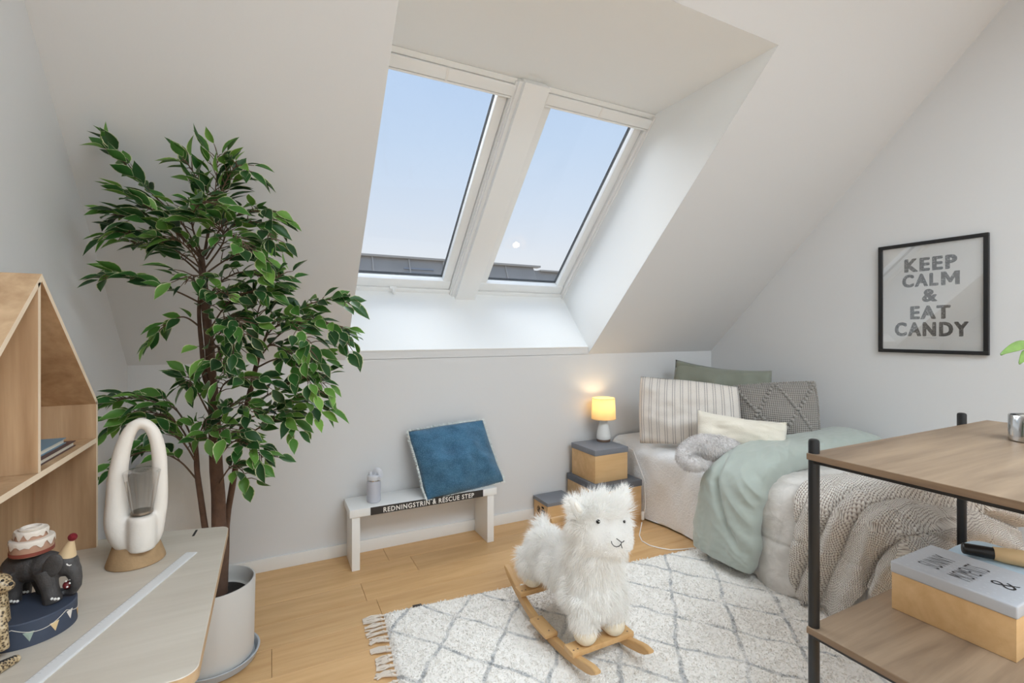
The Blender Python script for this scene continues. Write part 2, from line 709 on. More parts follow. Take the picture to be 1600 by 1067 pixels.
def roof_window(name, x0, x1, handle):
    o = thing(name, winp((x0 + x1) / 2, 0), None, None)
    del_keys = [k for k in o.keys()]
    struct(o)
    f = MB()
    fw = 0.028
    wbox(f, x0, x0 + fw, 0, WL, -0.012, 0.10, 0.002)
    wbox(f, x1 - fw, x1, 0, WL, -0.012, 0.10, 0.002)
    wbox(f, x0, x1, -0.006, fw, -0.012, 0.10, 0.002)
    wbox(f, x0, x1, WL - 0.02, WL + 0.01, -0.012, 0.10, 0.002)
    f.build('window_frame', M['winwhite'], o)
    s = MB()
    a = fw + 0.004
    sw = 0.062
    wbox(s, x0 + a, x0 + a + sw, a, WL - a, 0.008, 0.055, 0.004)
    wbox(s, x1 - a - sw, x1 - a, a, WL - a, 0.008, 0.055, 0.004)
    wbox(s, x0 + a, x1 - a, a, a + 0.075, 0.0, 0.055, 0.004)
    wbox(s, x0 + a, x1 - a, WL - a - 0.06, WL - a, 0.008, 0.055, 0.004)
    s.build('sash', M['winwhite'], o)
    g = MB()
    gx0, gx1, g0, g1 = x0 + a + sw, x1 - a - sw, a + 0.075, WL - a - 0.06
    for q in ((gx0 - 0.002, gx0 + 0.004, g0, g1), (gx1 - 0.004, gx1 + 0.002, g0, g1), (gx0, gx1, g0 - 0.002, g0 + 0.004),
              (gx0, gx1, g1 - 0.004, g1 + 0.002)):
        wbox(g, *q, 0.052, 0.059)
    for q in ((gx0 - 0.006, gx0 + 0.010, g0, g1), (gx1 - 0.005, gx1 + 0.004, g0, g1), (gx0, gx1, g0 - 0.004, g0 + 0.008)):
        wbox(g, *q, 0.066, 0.072)
    g.build('gasket', M['gasket'], o)
    p = MB()
    wbox(p, gx0 - 0.004, gx1 + 0.004, g0 - 0.004, g1 + 0.004, 0.060, 0.064)
    p.build('pane', M['glass'], o, smooth=False)
    b = MB()
    wbox(b, x0 + 0.03, x1 - 0.012, WL - 0.085, WL - 0.022, -0.03, 0.008, 0.008)
    wbox(b, x0 + 0.034, x1 - 0.014, WL - 0.10, WL - 0.087, -0.022, 0.004, 0.003)
    bl = b.build('blind_cassette', M['winwhite'], o)
    j = MB()
    wbox(j, (x0 + x1) / 2 - 0.007, (x0 + x1) / 2 + 0.007, WL - 0.087, WL - 0.020, -0.032, 0.0, 0.002)
    wbox(j, x1 - 0.016, x1 - 0.008, WL - 0.10, WL - 0.02, -0.032, 0.005, 0.002)
    wbox(j, x0 + 0.024, x0 + 0.032, WL - 0.10, WL - 0.02, -0.032, 0.005, 0.002)
    j.build('joint_clip', M['trim'], bl)
    if handle:
        h = MB()
        hx = 0.80
        wbox(h, hx - 0.025, hx + 0.025, 0.026, 0.042, -0.03, 0.0, 0.004)
        h.tube([winp(hx, 0.034, -0.03), winp(hx, 0.030, -0.05), winp(hx + 0.01, 0.012, -0.052)], [0.010, 0.009, 0.008], 10)
        h.build('handle', M['winwhite'], o)
    return o


roof_window('window_1', S0, MX0 + 0.002, True)
roof_window('window_2', MX1 - 0.002, S1, False)
m = MB()
wbox(m, MX0 + 0.012, MX1, -0.07, WL + 0.02, -0.075, 0.11, 0.006)
wbox(m, MX0 - 0.012, MX0 + 0.014, -0.05, WL + 0.01, -0.045, 0.02, 0.004)
wbox(m, MX0 - 0.022, MX0 - 0.008, -0.03, WL, -0.028, 0.02, 0.003)
struct(m.build('trim_2', M['winwhite']))
m = MB()
wbox(m, S1 - 0.012, S1, 0, WL, -0.03, 0.0, 0.003)
wbox(m, S0, MX0 - 0.02, -0.022, -0.006, -0.022, 0.0, 0.003)
wbox(m, MX1, S1, -0.022, -0.006, -0.022, 0.0, 0.003)
struct(m.build('trim_3', M['winwhite']))

# ---------------------------------------------------------------- neighbouring roof outside
M['slate'] = plain('zinc_roof', (156, 151, 146), 0.55, var=0.08, vscale=1.5)
M['slate2'] = plain('zinc_seam', (176, 170, 164), 0.6)
NY = 15.0
nz = on_y(566, 399, NY).z
nxa, nxb, nxc = on_y(520, 400, NY).x - 11.2, on_y(842, 417, NY).x, on_y(960, 420, NY).x + 8
nr = thing('neighbour_roof', (nxa, NY - 2, nz - 3), 'dark grey standing seam metal roof of the house outside the windows', 'roof')
pn = 0
xs = [nxa + i * 1.12 for i in range(int((nxc - nxa) / 1.12) + 1)]
for i in range(len(xs) - 1):
    xa, xb = xs[i], xs[i + 1]
    top = nz if xa < nxc and (xa + xb) / 2 < nxb else nz - 0.13
    q = MB()
    q.box(xa + 0.01, xb - 0.01, -0.03, 0.0, -2.6, 0.0, 0.0, 1,
          Matrix.Translation((0, NY, top)) @ Matrix.Rotation(math.radians(-24), 4, 'X'))
    q.build('roof_panel', M['slate'], nr, smooth=False)
    s_ = MB()
    s_.box(xa - 0.018, xa + 0.018, -0.07, 0.0, -2.6, 0.0, 0.0, 1,
           Matrix.Translation((0, NY, top)) @ Matrix.Rotation(math.radians(-24), 4, 'X'))
    s_.build('seam', M['slate2'], nr, smooth=False)
q = MB()
q.box(nxa, nxb, NY - 0.14, NY + 0.14, nz - 0.02, nz + 0.05, 0.01)
q.build('ridge_cap', M['slate2'], nr)
q = MB().box(nxb, nxc, NY - 0.14, NY + 0.14, nz - 0.15, nz - 0.09, 0.01)
q.build('ridge_cap', M['slate2'], nr)
q = MB()
for k in range(3):
    q.box(nxa + 13.25, nxa + 14.2, -0.06, -0.03, -0.42 - k * 0.17, -0.36 - k * 0.17, 0.0, 1,
          Matrix.Translation((0, NY, nz)) @ Matrix.Rotation(math.radians(-24), 4, 'X'))
q.build('vent_louvre', plain('louvre_grey', (140, 143, 150), 0.5), nr)
q = MB().box(nxa, nxc, NY - 1.0, NY + 3, nz - 6, nz - 2.3)
q.build('house_wall', plain('far_brick', (150, 140, 132), 0.8), nr, smooth=False)

# ================================================================== rescue-step bench
BX0, BX1, BY0, BY1, BZ = 0.412, 1.352, 2.916, 3.15, 0.362
bench = thing('step_bench', ((BX0 + BX1) / 2, (BY0 + BY1) / 2, 0),
              'low white rescue step bench with black lettered strip under the roof window', 'bench')
MB().box(BX0, BX1, BY0, BY1, BZ - 0.046, BZ, 0.003).build('seat', M['benchwhite'], bench)
MB().box(BX0 + 0.014, BX0 + 0.060, BY0 + 0.012, BY1 - 0.005, 0, BZ - 0.046, 0.003).build('leg', M['benchwhite'], bench)
MB().box(BX1 - 0.064, BX1 - 0.016, BY0 + 0.012, BY1 - 0.005, 0, BZ - 0.046, 0.003).build('leg', M['benchwhite'], bench)
sx0, sx1 = 0.53, 1.252
st = MB().box(sx0, sx1, BY0 - 0.0015, BY0 + 0.001, BZ - 0.0455, BZ - 0.0005).build('name_strip', M['signblack'], bench)
st['label'] = 'black strip with white capitals'
tx = MB()
lettering(tx, 'REDNINGSTRIN & RESCUE STEP', 0.040, (sx0 + 0.075, BY0 - 0.0022, BZ - 0.0385), (1, 0, 0), (0, 0, 1), align='LEFT',
          sx=0.63, bold=0.0009, spacing=1.16)
xm = [v.x for v in tx.v]
fit = (sx1 - 0.065 - (sx0 + 0.075)) / (max(xm) - min(xm))
for v in tx.v:
    v.x = sx0 + 0.075 + (v.x - min(xm)) * fit
tx.build('lettering', M['offwhite'], st, smooth=False)

# drinking bottle
bp = on_z(584, 783, BZ)
bt = thing('drinking_bottle', (bp.x, bp.y, BZ), 'pale lilac grey drinking bottle with carry loop on the white bench', 'bottle')
R0 = 0.0415
MB().lathe([(0, 0), (R0 - 0.004, 0), (R0 - 0.001, 0.003), (R0, 0.006), (R0, 0.05), (R0, 0.0505), (R0 - 0.0006, 0.051), (R0, 0.0515),
            (R0, 0.118), (R0 - 0.002, 0.124), (R0 - 0.005, 0.127), (0, 0.127)], (bp.x, bp.y, BZ), 40).build('body', M['bottle'], bt)
MB().lathe([(R0 - 0.007, 0.1265), (R0 - 0.007, 0.136)], (bp.x, bp.y, BZ), 40).build('neck_ring', M['chrome'], bt)
MB().lathe([(0, 0.135), (R0 - 0.003, 0.135), (R0 - 0.002, 0.138), (R0 - 0.002, 0.158), (R0 - 0.006, 0.163), (0, 0.166)],
           (bp.x, bp.y, BZ), 40).build('lid', M['bottlelid'], bt)
lp = MB()
cx, cy = bp.x + 0.012 * VR.x, bp.y + 0.012 * VR.y
pth = []
for i in range(15):
    a = PI * i / 14
    pth.append(Vector((cx, cy, BZ + 0.148)) + VR * (math.cos(a) * 0.028 + 0.012 * math.sin(a / 2)) + VU * (math.sin(a) * 0.045))
lp.tube(pth, 0.008, 10, squash=1.9)
lp.build('carry_loop', M['bottlelid'], bt)
MB().tube([pth[0] - VF * 0.03, pth[0] - VF * 0.012], 0.011, 14).build('hinge_button', M['bottlelid'], bt)
MB().tube([Vector((bp.x, bp.y, BZ + 0.16)) - VR * 0.018, Vector((bp.x, bp.y, BZ + 0.182)) - VR * 0.022], [0.013, 0.010], 14).build('spout', M['bottlelid'], bt)


# ================================================================== cushions
def fabric(name, rgb, rough=0.85, weave=220, strength=0.35, var=0.08, dist=0.002, sheen=0.25):
    m, t, b, o = newmat(name)
    c = lin(rgb)
    v = coords(t)
    nz_ = N(t, 'ShaderNodeTexNoise', Scale=9, Detail=4)
    t.links.new(v, nz_.inputs['Vector'])
    t.links.new(ramp(t, nz_.outputs[0], [(0.3, [x * (1 - var) for x in c]), (0.7, [min(1, x * (1 + var)) for x in c])]), b.inputs['Base Color'])
    nb = N(t, 'ShaderNodeTexNoise', Scale=weave, Detail=2)
    t.links.new(v, nb.inputs['Vector'])
    bump(t, b, nb.outputs[0], strength, dist)
    b.inputs['Roughness'].default_value = rough
    b.inputs['Specular IOR Level'].default_value = 0.25
    b.inputs['Sheen Weight'].default_value = sheen
    return m


def uv_mat(name, fn, rough=0.85):
    """material driven by the cushion's own u,v (stored as the UV layer)"""
    m, t, b, o = newmat(name)
    uv = N(t, 'ShaderNodeUVMap')
    s_ = N(t, 'ShaderNodeSeparateXYZ')
    t.links.new(uv.outputs[0], s_.inputs[0])
    b.inputs['Roughness'].default_value = rough
    b.inputs['Specular IOR Level'].default_value = 0.2
    b.inputs['Sheen Weight'].default_value = 0.2
    fn(t, b, s_.outputs[0], s_.outputs[1], uv.outputs[0])
    return m


def cushion_fn(c00, c10, c11, c01, thick, seed, pinch=0.10, wr=0.012, ear=0.0, back=0.75, sag=0.0):
    c00, c10, c11, c01 = map(Vector, (c00, c10, c11, c01))
    nrm = (c10 - c00 + c11 - c01).cross(c01 - c00 + c11 - c10).normalized()
    if nrm.dot(VF) > 0:
        nrm = -nrm
    off = Vector((seed * 3.1, seed * 1.7, 0))

    def f(u, v, side):
        a, b_ = 2 * u - 1, 2 * v - 1
        a2 = a * (1 - pinch * (1 - b_ * b_) * abs(a) ** 1.5)
        b2 = b_ * (1 - pinch * (1 - a * a) * abs(b_) ** 1.5)
        U, V_ = (a2 + 1) / 2, (b2 + 1) / 2
        p = c00 * (1 - U) * (1 - V_) + c10 * U * (1 - V_) + c11 * U * V_ + c01 * (1 - U) * V_
        e = max(0, (1 - abs(a) ** 2.4)) ** 0.62 * max(0, (1 - abs(b_) ** 2.4)) ** 0.62
        q = Vector((a * 1.8, b_ * 1.8, side)) + off
        w = noise.noise(q * 1.1) * 0.9 + noise.noise(q * 2.3) * 0.5
        # tension wrinkles running from the corners
        ca = math.sin((a * b_) * 9 + noise.noise(q) * 3) * (abs(a) * abs(b_)) * (1 - max(abs(a), abs(b_)) ** 6)
        h = thick * e + wr * e * (w + 1.1 * ca)
        sgn = 1 if side > 0 else -back
        dz = noise.noise(q * 0.9 + Vector((7, 3, 1))) * wr * 1.2
        p = p + nrm * (h * sgn + dz)
        if sag:
            p.z -= sag * (1 - a * a) * max(0, b_) ** 2
        return p
    return f, nrm


def cushion(name, mat, f, n=41, parent=None, loc=None):
    mb = MB()
    uvs = []
    idx = {}
    for side in (1, -1):
        for i in range(n):
            for j in range(n):
                edge = i in (0, n - 1) or j in (0, n - 1)
                if side < 0 and edge:
                    idx[(side, i, j)] = idx[(1, i, j)]
                    continue
                idx[(side, i, j)] = len(mb.v)
                mb.v.append(f(i / (n - 1), j / (n - 1), side))
                uvs.append((i / (n - 1), j / (n - 1)))
        for i in range(n - 1):
            for j in range(n - 1):
                q = [idx[(side, i, j)], idx[(side, i + 1, j)], idx[(side, i + 1, j + 1)], idx[(side, i, j + 1)]]
                mb.f.append(tuple(q if side > 0 else q[::-1]))
    o = mb.build(name, mat, parent, loc, angle=None)
    me = o.data
    ul = me.uv_layers.new(name='UVMap')
    for l in me.loops:
        ul.data[l.index].uv = uvs[l.vertex_index]
    return o, mb


# blue cushion leaning on the bench
def blue_nodes(t, b, u, v, uv):
    mp = N(t, 'ShaderNodeMapping')
    mp.inputs['Scale'].default_value = (85, 85, 1)
    t.links.new(uv, mp.inputs[0])
    ck = N(t, 'ShaderNodeTexVoronoi', Scale=1.0)
    t.links.new(mp.outputs[0], ck.inputs['Vector'])
    nz_ = N(t, 'ShaderNodeTexNoise', Scale=6, Detail=5)
    t.links.new(uv, nz_.inputs['Vector'])
    base = ramp(t, nz_.outputs[0], [(0.3, lin((50, 88, 114))), (0.7, lin((72, 116, 146)))])
    col = mixc(t, ramp(t, ck.outputs['Distance'], [(0.1, (0.42, 0.42, 0.42)), (0.5, (0, 0, 0))]), base, lin((118, 158, 186)))
    t.links.new(col, b.inputs['Base Color'])
    bump(t, b, ck.outputs['Distance'], 0.5, 0.002)


M['blue'] = uv_mat('blue_woven', blue_nodes)
bc = [on_y(668, 781, 2.90), on_y(787, 752, 2.965), on_y(753, 657, 3.115), on_y(638, 674, 3.10)]
bcu = thing('throw_cushion', (sum((p for p in bc), Vector()) / 4) - Vector((0, 0, 0.2)),
            'blue woven cushion with pale frayed edges leaning on the white bench', 'cushion')
f, nb_ = cushion_fn(bc[0], bc[1], bc[2], bc[3], 0.105, 1, -0.015, 0.022, back=0.45)
cushion('cover', M['blue'], f, 45, bcu)
fr = MB()
rng = random.Random(5)
for e in range(4):
    for i in range(300):
        t_ = (i + rng.random()) / 300
        u, v = ((t_, 0), (1, t_), (t_, 1), (0, t_))[e]
        p = f(u, v, 1)
        outw = (p - f(0.5 + (u - .5) * .8, 0.5 + (v - .5) * .8, 1)).normalized()
        outw = (outw - nb_ * outw.dot(nb_)).normalized()
        d = (outw + Vector((rng.uniform(-.5, .5), rng.uniform(-.4, .4), rng.uniform(-.5, .5)))).normalized()
        strand(fr, p + nb_ * rng.uniform(-.003, .005), d, rng.uniform(0.012, 0.024) * (.35 if e == 0 else 1), 0.006, Vector((rng.uniform(-.5, .5), -.3, rng.uniform(-.6, .3))), 2, rng)
fo = fast_build(fr, 'frayed_fringe', fabric('fringe_pale', (230, 235, 232), 0.9), bcu)
fo['kind'] = 'stuff'

# ================================================================== wooden boxes and table lamp
def crate(name, x0, x1, y0, y1, z0, z1, lid, lidmat, label, inset=0.004):
    o = thing(name, ((x0 + x1) / 2, (y0 + y1) / 2, z0), label, 'box', 'wooden boxes beside the bed')
    MB().box(x0 + inset, x1 - inset, y0 + inset, y1 - inset, z0, z1 - lid, 0.002).build('body', M['pine'], o)
    MB().box(x0, x1, y0, y1, z1 - lid, z1, 0.003).build('lid', lidmat, o)
    return o


crate('storage_box', 2.052, 2.452, 2.742, 3.14, 0.0, 0.311, 0.045, M['lidgrey2'],
      'largest wooden box with dark grey lid, bottom of the stack beside the bed')
crate('storage_box', 2.074, 2.376, 2.806, 3.112, 0.3115, 0.549, 0.040, M['lidgrey'],
      'wooden box with grey lid on top of the stack, carrying the table lamp')
sb = crate('storage_box', 1.762, 2.012, 2.945, 3.152, 0.0, 0.178, 0.026, M['lidgrey'],
           'small low wooden box with grey lid and dark print by the baseboard')
pr = MB()
pc = Vector((1.7655, 3.075, 0.098))
# printed badge and three short text lines on the side facing the room
ring = []
for i in range(24):
    a = 2 * PI * i / 24
    ring.append(pc + Vector((-0.0004, math.cos(a) * 0.020, math.sin(a) * 0.022)))
pr.tube(ring, 0.0018, 5, closed=True)
for (a0, b0), (a1, b1) in (((-.012, -.008), (.010, .012)), ((-.012, .010), (.012, -.012)), ((0, -.018), (0, .014))):
    pr.tube([pc + Vector((-0.0004, a0, b0)), pc + Vector((-0.0004, a1, b1))], 0.0022, 5)
for kx, wd in ((0, .034), (1, .046), (2, .048)):
    for s_ in range(6):
        yy = 3.034 - wd * s_ / 6
        pr.box(1.7650, 1.7662, yy - wd / 7.5, yy, 0.118 - kx * 0.022, 0.132 - kx * 0.022)
for i in range(7):
    yy = 3.098 - i * 0.019
    pr.tube([Vector((1.7652, yy, 0.012)), Vector((1.7652, yy - 0.008, 0.030 + 0.012 * (i % 3)))], 0.0014, 5)
pr.build('print', M['thread'], sb)

lc = on_z(943, 689, 0.549)
lamp = thing('table_lamp', (lc.x, lc.y, 0.549), 'small lit table lamp with cream drum shade on the wooden box stack', 'lamp')
L3 = (lc.x, lc.y, 0.549)
MB().lathe([(0, 0), (0.050, 0), (0.052, 0.003), (0.052, 0.018), (0, 0.019)], L3, 36).build('foot', M['brownfoot'], lamp)
MB().lathe([(0.050, 0.018), (0.053, 0.024), (0.053, 0.045), (0.050, 0.070), (0.043, 0.105), (0.034, 0.140), (0.029, 0.165),
            (0.028, 0.172), (0.020, 0.176), (0, 0.176)], L3, 40).build('base', M['shadebase'], lamp)
MB().tube([Vector(L3) + Vector((0, 0, .17)), Vector(L3) + Vector((0, 0, .22))], 0.013, 14).build('socket', M['shadebase'], lamp)
sm_, st_, sb_, so_ = newmat('lamp_shade_cloth')
sm_.node_tree.nodes.remove(sb_)
df = N(st_, 'ShaderNodeBsdfDiffuse')
df.inputs[0].default_value = (*lin((238, 220, 180)), 1)
tl = N(st_, 'ShaderNodeBsdfTranslucent')
tl.inputs[0].default_value = (*lin((250, 236, 205)), 1)
ms = N(st_, 'ShaderNodeMixShader')
ms.inputs[0].default_value = 0.55
st_.links.new(df.outputs[0], ms.inputs[1])
st_.links.new(tl.outputs[0], ms.inputs[2])
st_.links.new(ms.outputs[0], so_.inputs[0])
sh = MB().lathe([(0.094, 0.175), (0.0865, 0.335), (0.085, 0.335), (0.0925, 0.175), (0.094, 0.175)], L3, 56).build('lamp_shade', sm_, lamp)
for r_, z_ in ((0.0938, 0.176), (0.0862, 0.3345)):
    rm = MB()
    rm.tube([Vector(L3) + Vector((r_ * math.cos(2 * PI * i / 48), r_ * math.sin(2 * PI * i / 48), z_)) for i in range(48)], 0.002, 6, closed=True)
    rm.build('rim', plain('shade_rim', (226, 196, 140), 0.7), sh)
bm_, bt_, bb_, bo_ = newmat('lamp_bulb')
bb_.inputs['Emission Color'].default_value = (1, 0.78, 0.45, 1)
bb_.inputs['Emission Strength'].default_value = 8
MB().sphere(Vector(L3) + Vector((0, 0, 0.245)), 0.026).build('bulb', bm_, lamp)
pl = bpy.data.lights.new('table_lamp_light', 'POINT')
pl.energy = 1.3
pl.color = (1.0, 0.76, 0.46)
pl.shadow_soft_size = 0.03
plo = bpy.data.objects.new('table_lamp_light', pl)
COL.objects.link(plo)
plo.parent = lamp
plo.location = (0, 0, 0.285)
cd = MB()
cpts = [Vector((2.40, 2.99, 0.556)), Vector((2.468, 2.86, 0.50)), Vector((2.474, 2.74, 0.30)), Vector((2.462, 2.718, 0.12)), Vector((2.444, 2.712, 0.078))]
cd.tube(cpts, 0.0028, 6)
lw = [(1003, 816, .035), (1001, 826, .004), (999, 836, .004), (1003, 845, .004), (1015, 852, .004), (1030, 856, .004), (1048, 859, .004), (1066, 858, .004), (1085, 856, .004)]
cd.tube([on_z(a, b, c_) for a, b, c_ in lw], 0.0034, 6)
co = cd.build('cord', M['cord'], lamp)
swp = on_z(1004, 806, 0.05)
MB().box(swp.x - 0.011, swp.x + 0.011, swp.y - 0.008, swp.y + 0.008, 0.022, 0.084, 0.004).build('cord_switch', M['cord'], co)

# ================================================================== framed poster
PY0, PY1, PZ0, PZ1 = 1.228, 1.782, 1.266, 1.966
post = thing('framed_poster', (XR, (PY0 + PY1) / 2, PZ0), 'black framed KEEP CALM & EAT CANDY poster on the right wall', 'picture')
fwid, fd = 0.022, 0.024
for q in ((PY0, PY1, PZ0, PZ0 + fwid), (PY0, PY1, PZ1 - fwid, PZ1), (PY0, PY0 + fwid, PZ0 + fwid, PZ1 - fwid), (PY1 - fwid, PY1, PZ0 + fwid, PZ1 - fwid)):
    MB().box(XR - fd, XR - 0.001, *q, 0.002).build('frame_bar', M['black'], post)
paper = MB().box(XR - 0.009, XR - 0.004, PY0 + 0.018, PY1 - 0.018, PZ0 + 0.018, PZ1 - 0.018).build('print_sheet', plain('poster_paper', (240, 239, 236), 0.8), post, smooth=False)
im, it, ib, io = newmat('letterpress_ink')
v_ = coords(it)
nz_ = N(it, 'ShaderNodeTexNoise', Scale=120, Detail=5, Roughness=0.7)
it.links.new(v_, nz_.inputs['Vector'])
it.links.new(ramp(it, nz_.outputs[0], [(0.52, lin((58, 55, 54))), (0.66, lin((190, 188, 184)))]), ib.inputs['Base Color'])
ib.inputs['Roughness'].default_value = 0.8
tx = MB()
PW, PH = PY1 - PY0, PZ1 - PZ0
for word, cz, hh, wid, xo in (('KEEP', 0.795, 0.085, 0.268, 0), ('CAL', 0.655, 0.082, 0.190, -0.051), ('M', 0.655, 0.082, 0.090, 0.101), ('&', 0.515, 0.080, 0.080, 0),
                              ('EAT', 0.365, 0.084, 0.205, 0), ('CANDY', 0.215, 0.090, 0.375, 0)):
    w_ = MB()
    if word == 'M':
        mp_ = [(0, 0), (0, 1), (.27, 1), (.5, .52), (.73, 1), (1, 1), (1, 0), (.75, 0), (.75, .56), (.57, .18), (.43, .18), (.25, .56), (.25, 0)]
        w_.add([Vector((a, b_, 0)) for a, b_ in mp_], [tuple(range(len(mp_)))])
    for bi, (bx_, by_) in enumerate(() if word == 'M' else ((-.0045, -.002), (-.002, .002), (0, -.002), (.002, .002), (.0045, 0))):
        lettering(w_, word, 0.1, (bx_, by_, bi * 1e-5), (1, 0, 0), (0, 1, 0), bold=0.0016, spacing=1.24)
    xs_ = [v.x for v in w_.v]
    ys_ = [v.y for v in w_.v]
    mx_, my_ = (max(xs_) + min(xs_)) / 2, min(ys_)
    kx, ky = wid / (max(xs_) - min(xs_)), hh / (max(ys_) - min(ys_))
    tx.add([Vector((XR - 0.0097 - v.z, (PY0 + PY1) / 2 - xo - (v.x - mx_) * kx, PZ0 + cz * PH - hh / 2 + (v.y - my_) * ky)) for v in w_.v], w_.f)
tx.build('lettering', im, paper, smooth=False)
tx = MB().box(XR - 0.0097, XR - 0.0092, (PY0 + PY1) / 2 - 0.035, (PY0 + PY1) / 2 + 0.035, PZ0 + 0.095, PZ0 + 0.098)
tx.build('fine_print', plain('fine_print', (190, 188, 185), 0.8), paper, smooth=False)
pg, pt_, pb_, po_ = newmat('poster_glazing')
pt_.nodes.remove(pb_)
tr = N(pt_, 'ShaderNodeBsdfTransparent')
gl = N(pt_, 'ShaderNodeBsdfGlossy', Roughness=0.01)
mx = N(pt_, 'ShaderNodeMixShader')
pt_.links.new(schlick(pt_, 0.16), mx.inputs[0])
pt_.links.new(tr.outputs[0], mx.inputs[1])
pt_.links.new(gl.outputs[0], mx.inputs[2])
pt_.links.new(mx.outputs[0], po_.inputs[0])
MB().box(XR - 0.015, XR - 0.013, PY0 + 0.018, PY1 - 0.018, PZ0 + 0.018, PZ1 - 0.018).build('glazing', pg, post, smooth=False)

# ================================================================== rug
RA = math.radians(-5.2)
RO = Vector((0.50, 2.415, 0))
rux, ruy = Vector((math.cos(RA), math.sin(RA), 0)), Vector((math.sin(RA), -math.cos(RA), 0))
RWX, RWY, RT = 2.32, 1.62, 0.016


def rugp(a, b, z=0.0):
    return RO + rux * a + ruy * b + Vector((0, 0, z))


rm_, rt_, rb_, ro_ = newmat('rug_wool')
tcn = N(rt_, 'ShaderNodeTexCoord')
dst = N(rt_, 'ShaderNodeTexNoise', Scale=5, Detail=3)
rt_.links.new(tcn.outputs['Object'], dst.inputs['Vector'])
sepn = N(rt_, 'ShaderNodeSeparateXYZ')
rt_.links.new(tcn.outputs['Object'], sepn.inputs[0])
# lattice of slanted diamonds measured off the rug, in rug coordinates (a across, b towards the room)
ca_, sa_ = math.cos(RA), math.sin(RA)
aa = math_n(rt_, 'ADD', math_n(rt_, 'MULTIPLY', sepn.outputs[0], ca_), math_n(rt_, 'MULTIPLY', sepn.outputs[1], sa_))
bb = math_n(rt_, 'ADD', math_n(rt_, 'MULTIPLY', sepn.outputs[0], sa_), math_n(rt_, 'MULTIPLY', sepn.outputs[1], -ca_))
wob = math_n(rt_, 'MULTIPLY', math_n(rt_, 'SUBTRACT', dst.outputs[0], 0.5), 0.10)


def lattice(sign, period, phase, slope):
    # distance to the nearest line of one family
    s_ = math_n(rt_, 'ADD', aa, math_n(rt_, 'MULTIPLY', bb, slope))
    s_ = math_n(rt_, 'ADD', s_, wob)
    s_ = math_n(rt_, 'DIVIDE', math_n(rt_, 'SUBTRACT', s_, phase), period)
    fr_ = math_n(rt_, 'FRACT', s_)
    return math_n(rt_, 'MULTIPLY', math_n(rt_, 'ABSOLUTE', math_n(rt_, 'SUBTRACT', fr_, 0.5)), 2.0)


l1 = lattice(1, 0.315, 0.46 + 0.1575, 0.72)
l2 = lattice(-1, 0.31, 0.175 + 0.155, -0.93)
M['_rug'] = rm_
mxl = math_n(rt_, 'MINIMUM', l1, l2)
br = N(rt_, 'ShaderNodeTexNoise', Scale=70, Detail=3, Roughness=0.7)
mpb = N(rt_, 'ShaderNodeMapping')
mpb.inputs['Scale'].default_value = (0.5, 1.6, 1)
rt_.links.new(tcn.outputs['Object'], mpb.inputs[0])
rt_.links.new(mpb.outputs[0], br.inputs['Vector'])
dash = N(rt_, 'ShaderNodeTexNoise', Scale=14, Detail=2)
rt_.links.new(tcn.outputs['Object'], dash.inputs['Vector'])
line = ramp(rt_, mxl, [(0.04, (1,) * 3), (0.095, (0,) * 3)])
line = math_n(rt_, 'MULTIPLY', line, math_n(rt_, 'MULTIPLY_ADD', ramp(rt_, dash.outputs[0], [(0.35, (0.25,) * 3), (0.6, (1,) * 3)]), 0.85, 0.1))
line = math_n(rt_, 'MULTIPLY', line, ramp(rt_, br.outputs[0], [(0.32, (0.35,) * 3), (0.55, (1,) * 3)]))
base = ramp(rt_, br.outputs[0], [(0.26, lin((218, 211, 202))), (0.42, lin((236, 232, 226))), (0.7, lin((242, 239, 234)))])
rt_.links.new(mixc(rt_, line, base, lin((168, 170, 172))), rb_.inputs['Base Color'])
rb_.inputs['Roughness'].default_value = 0.95
rb_.inputs['Specular IOR Level'].default_value = 0.1
rb_.inputs['Sheen Weight'].default_value = 0.3
bump(rt_, rb_, br.outputs[0], 0.5, 0.006)

rug = thing('rug', RO, 'off white shaggy rug with grey diamond lines and tassels on the oak floor', 'rug')
rng = random.Random(8)


def rugf(u, v):
    a, b = u * RWX, v * RWY
    e = min(a, b, RWX - a, RWY - b)
    z = RT * sstep(0, 0.02, e) + 0.002 * noise.noise(Vector((a * 30, b * 30, 0))) * sstep(0, .03, e)
    w = 0.004 * noise.noise(Vector((a * 9, b * 9, 3)))
    return rugp(a + w, b + w, max(0.001, z))


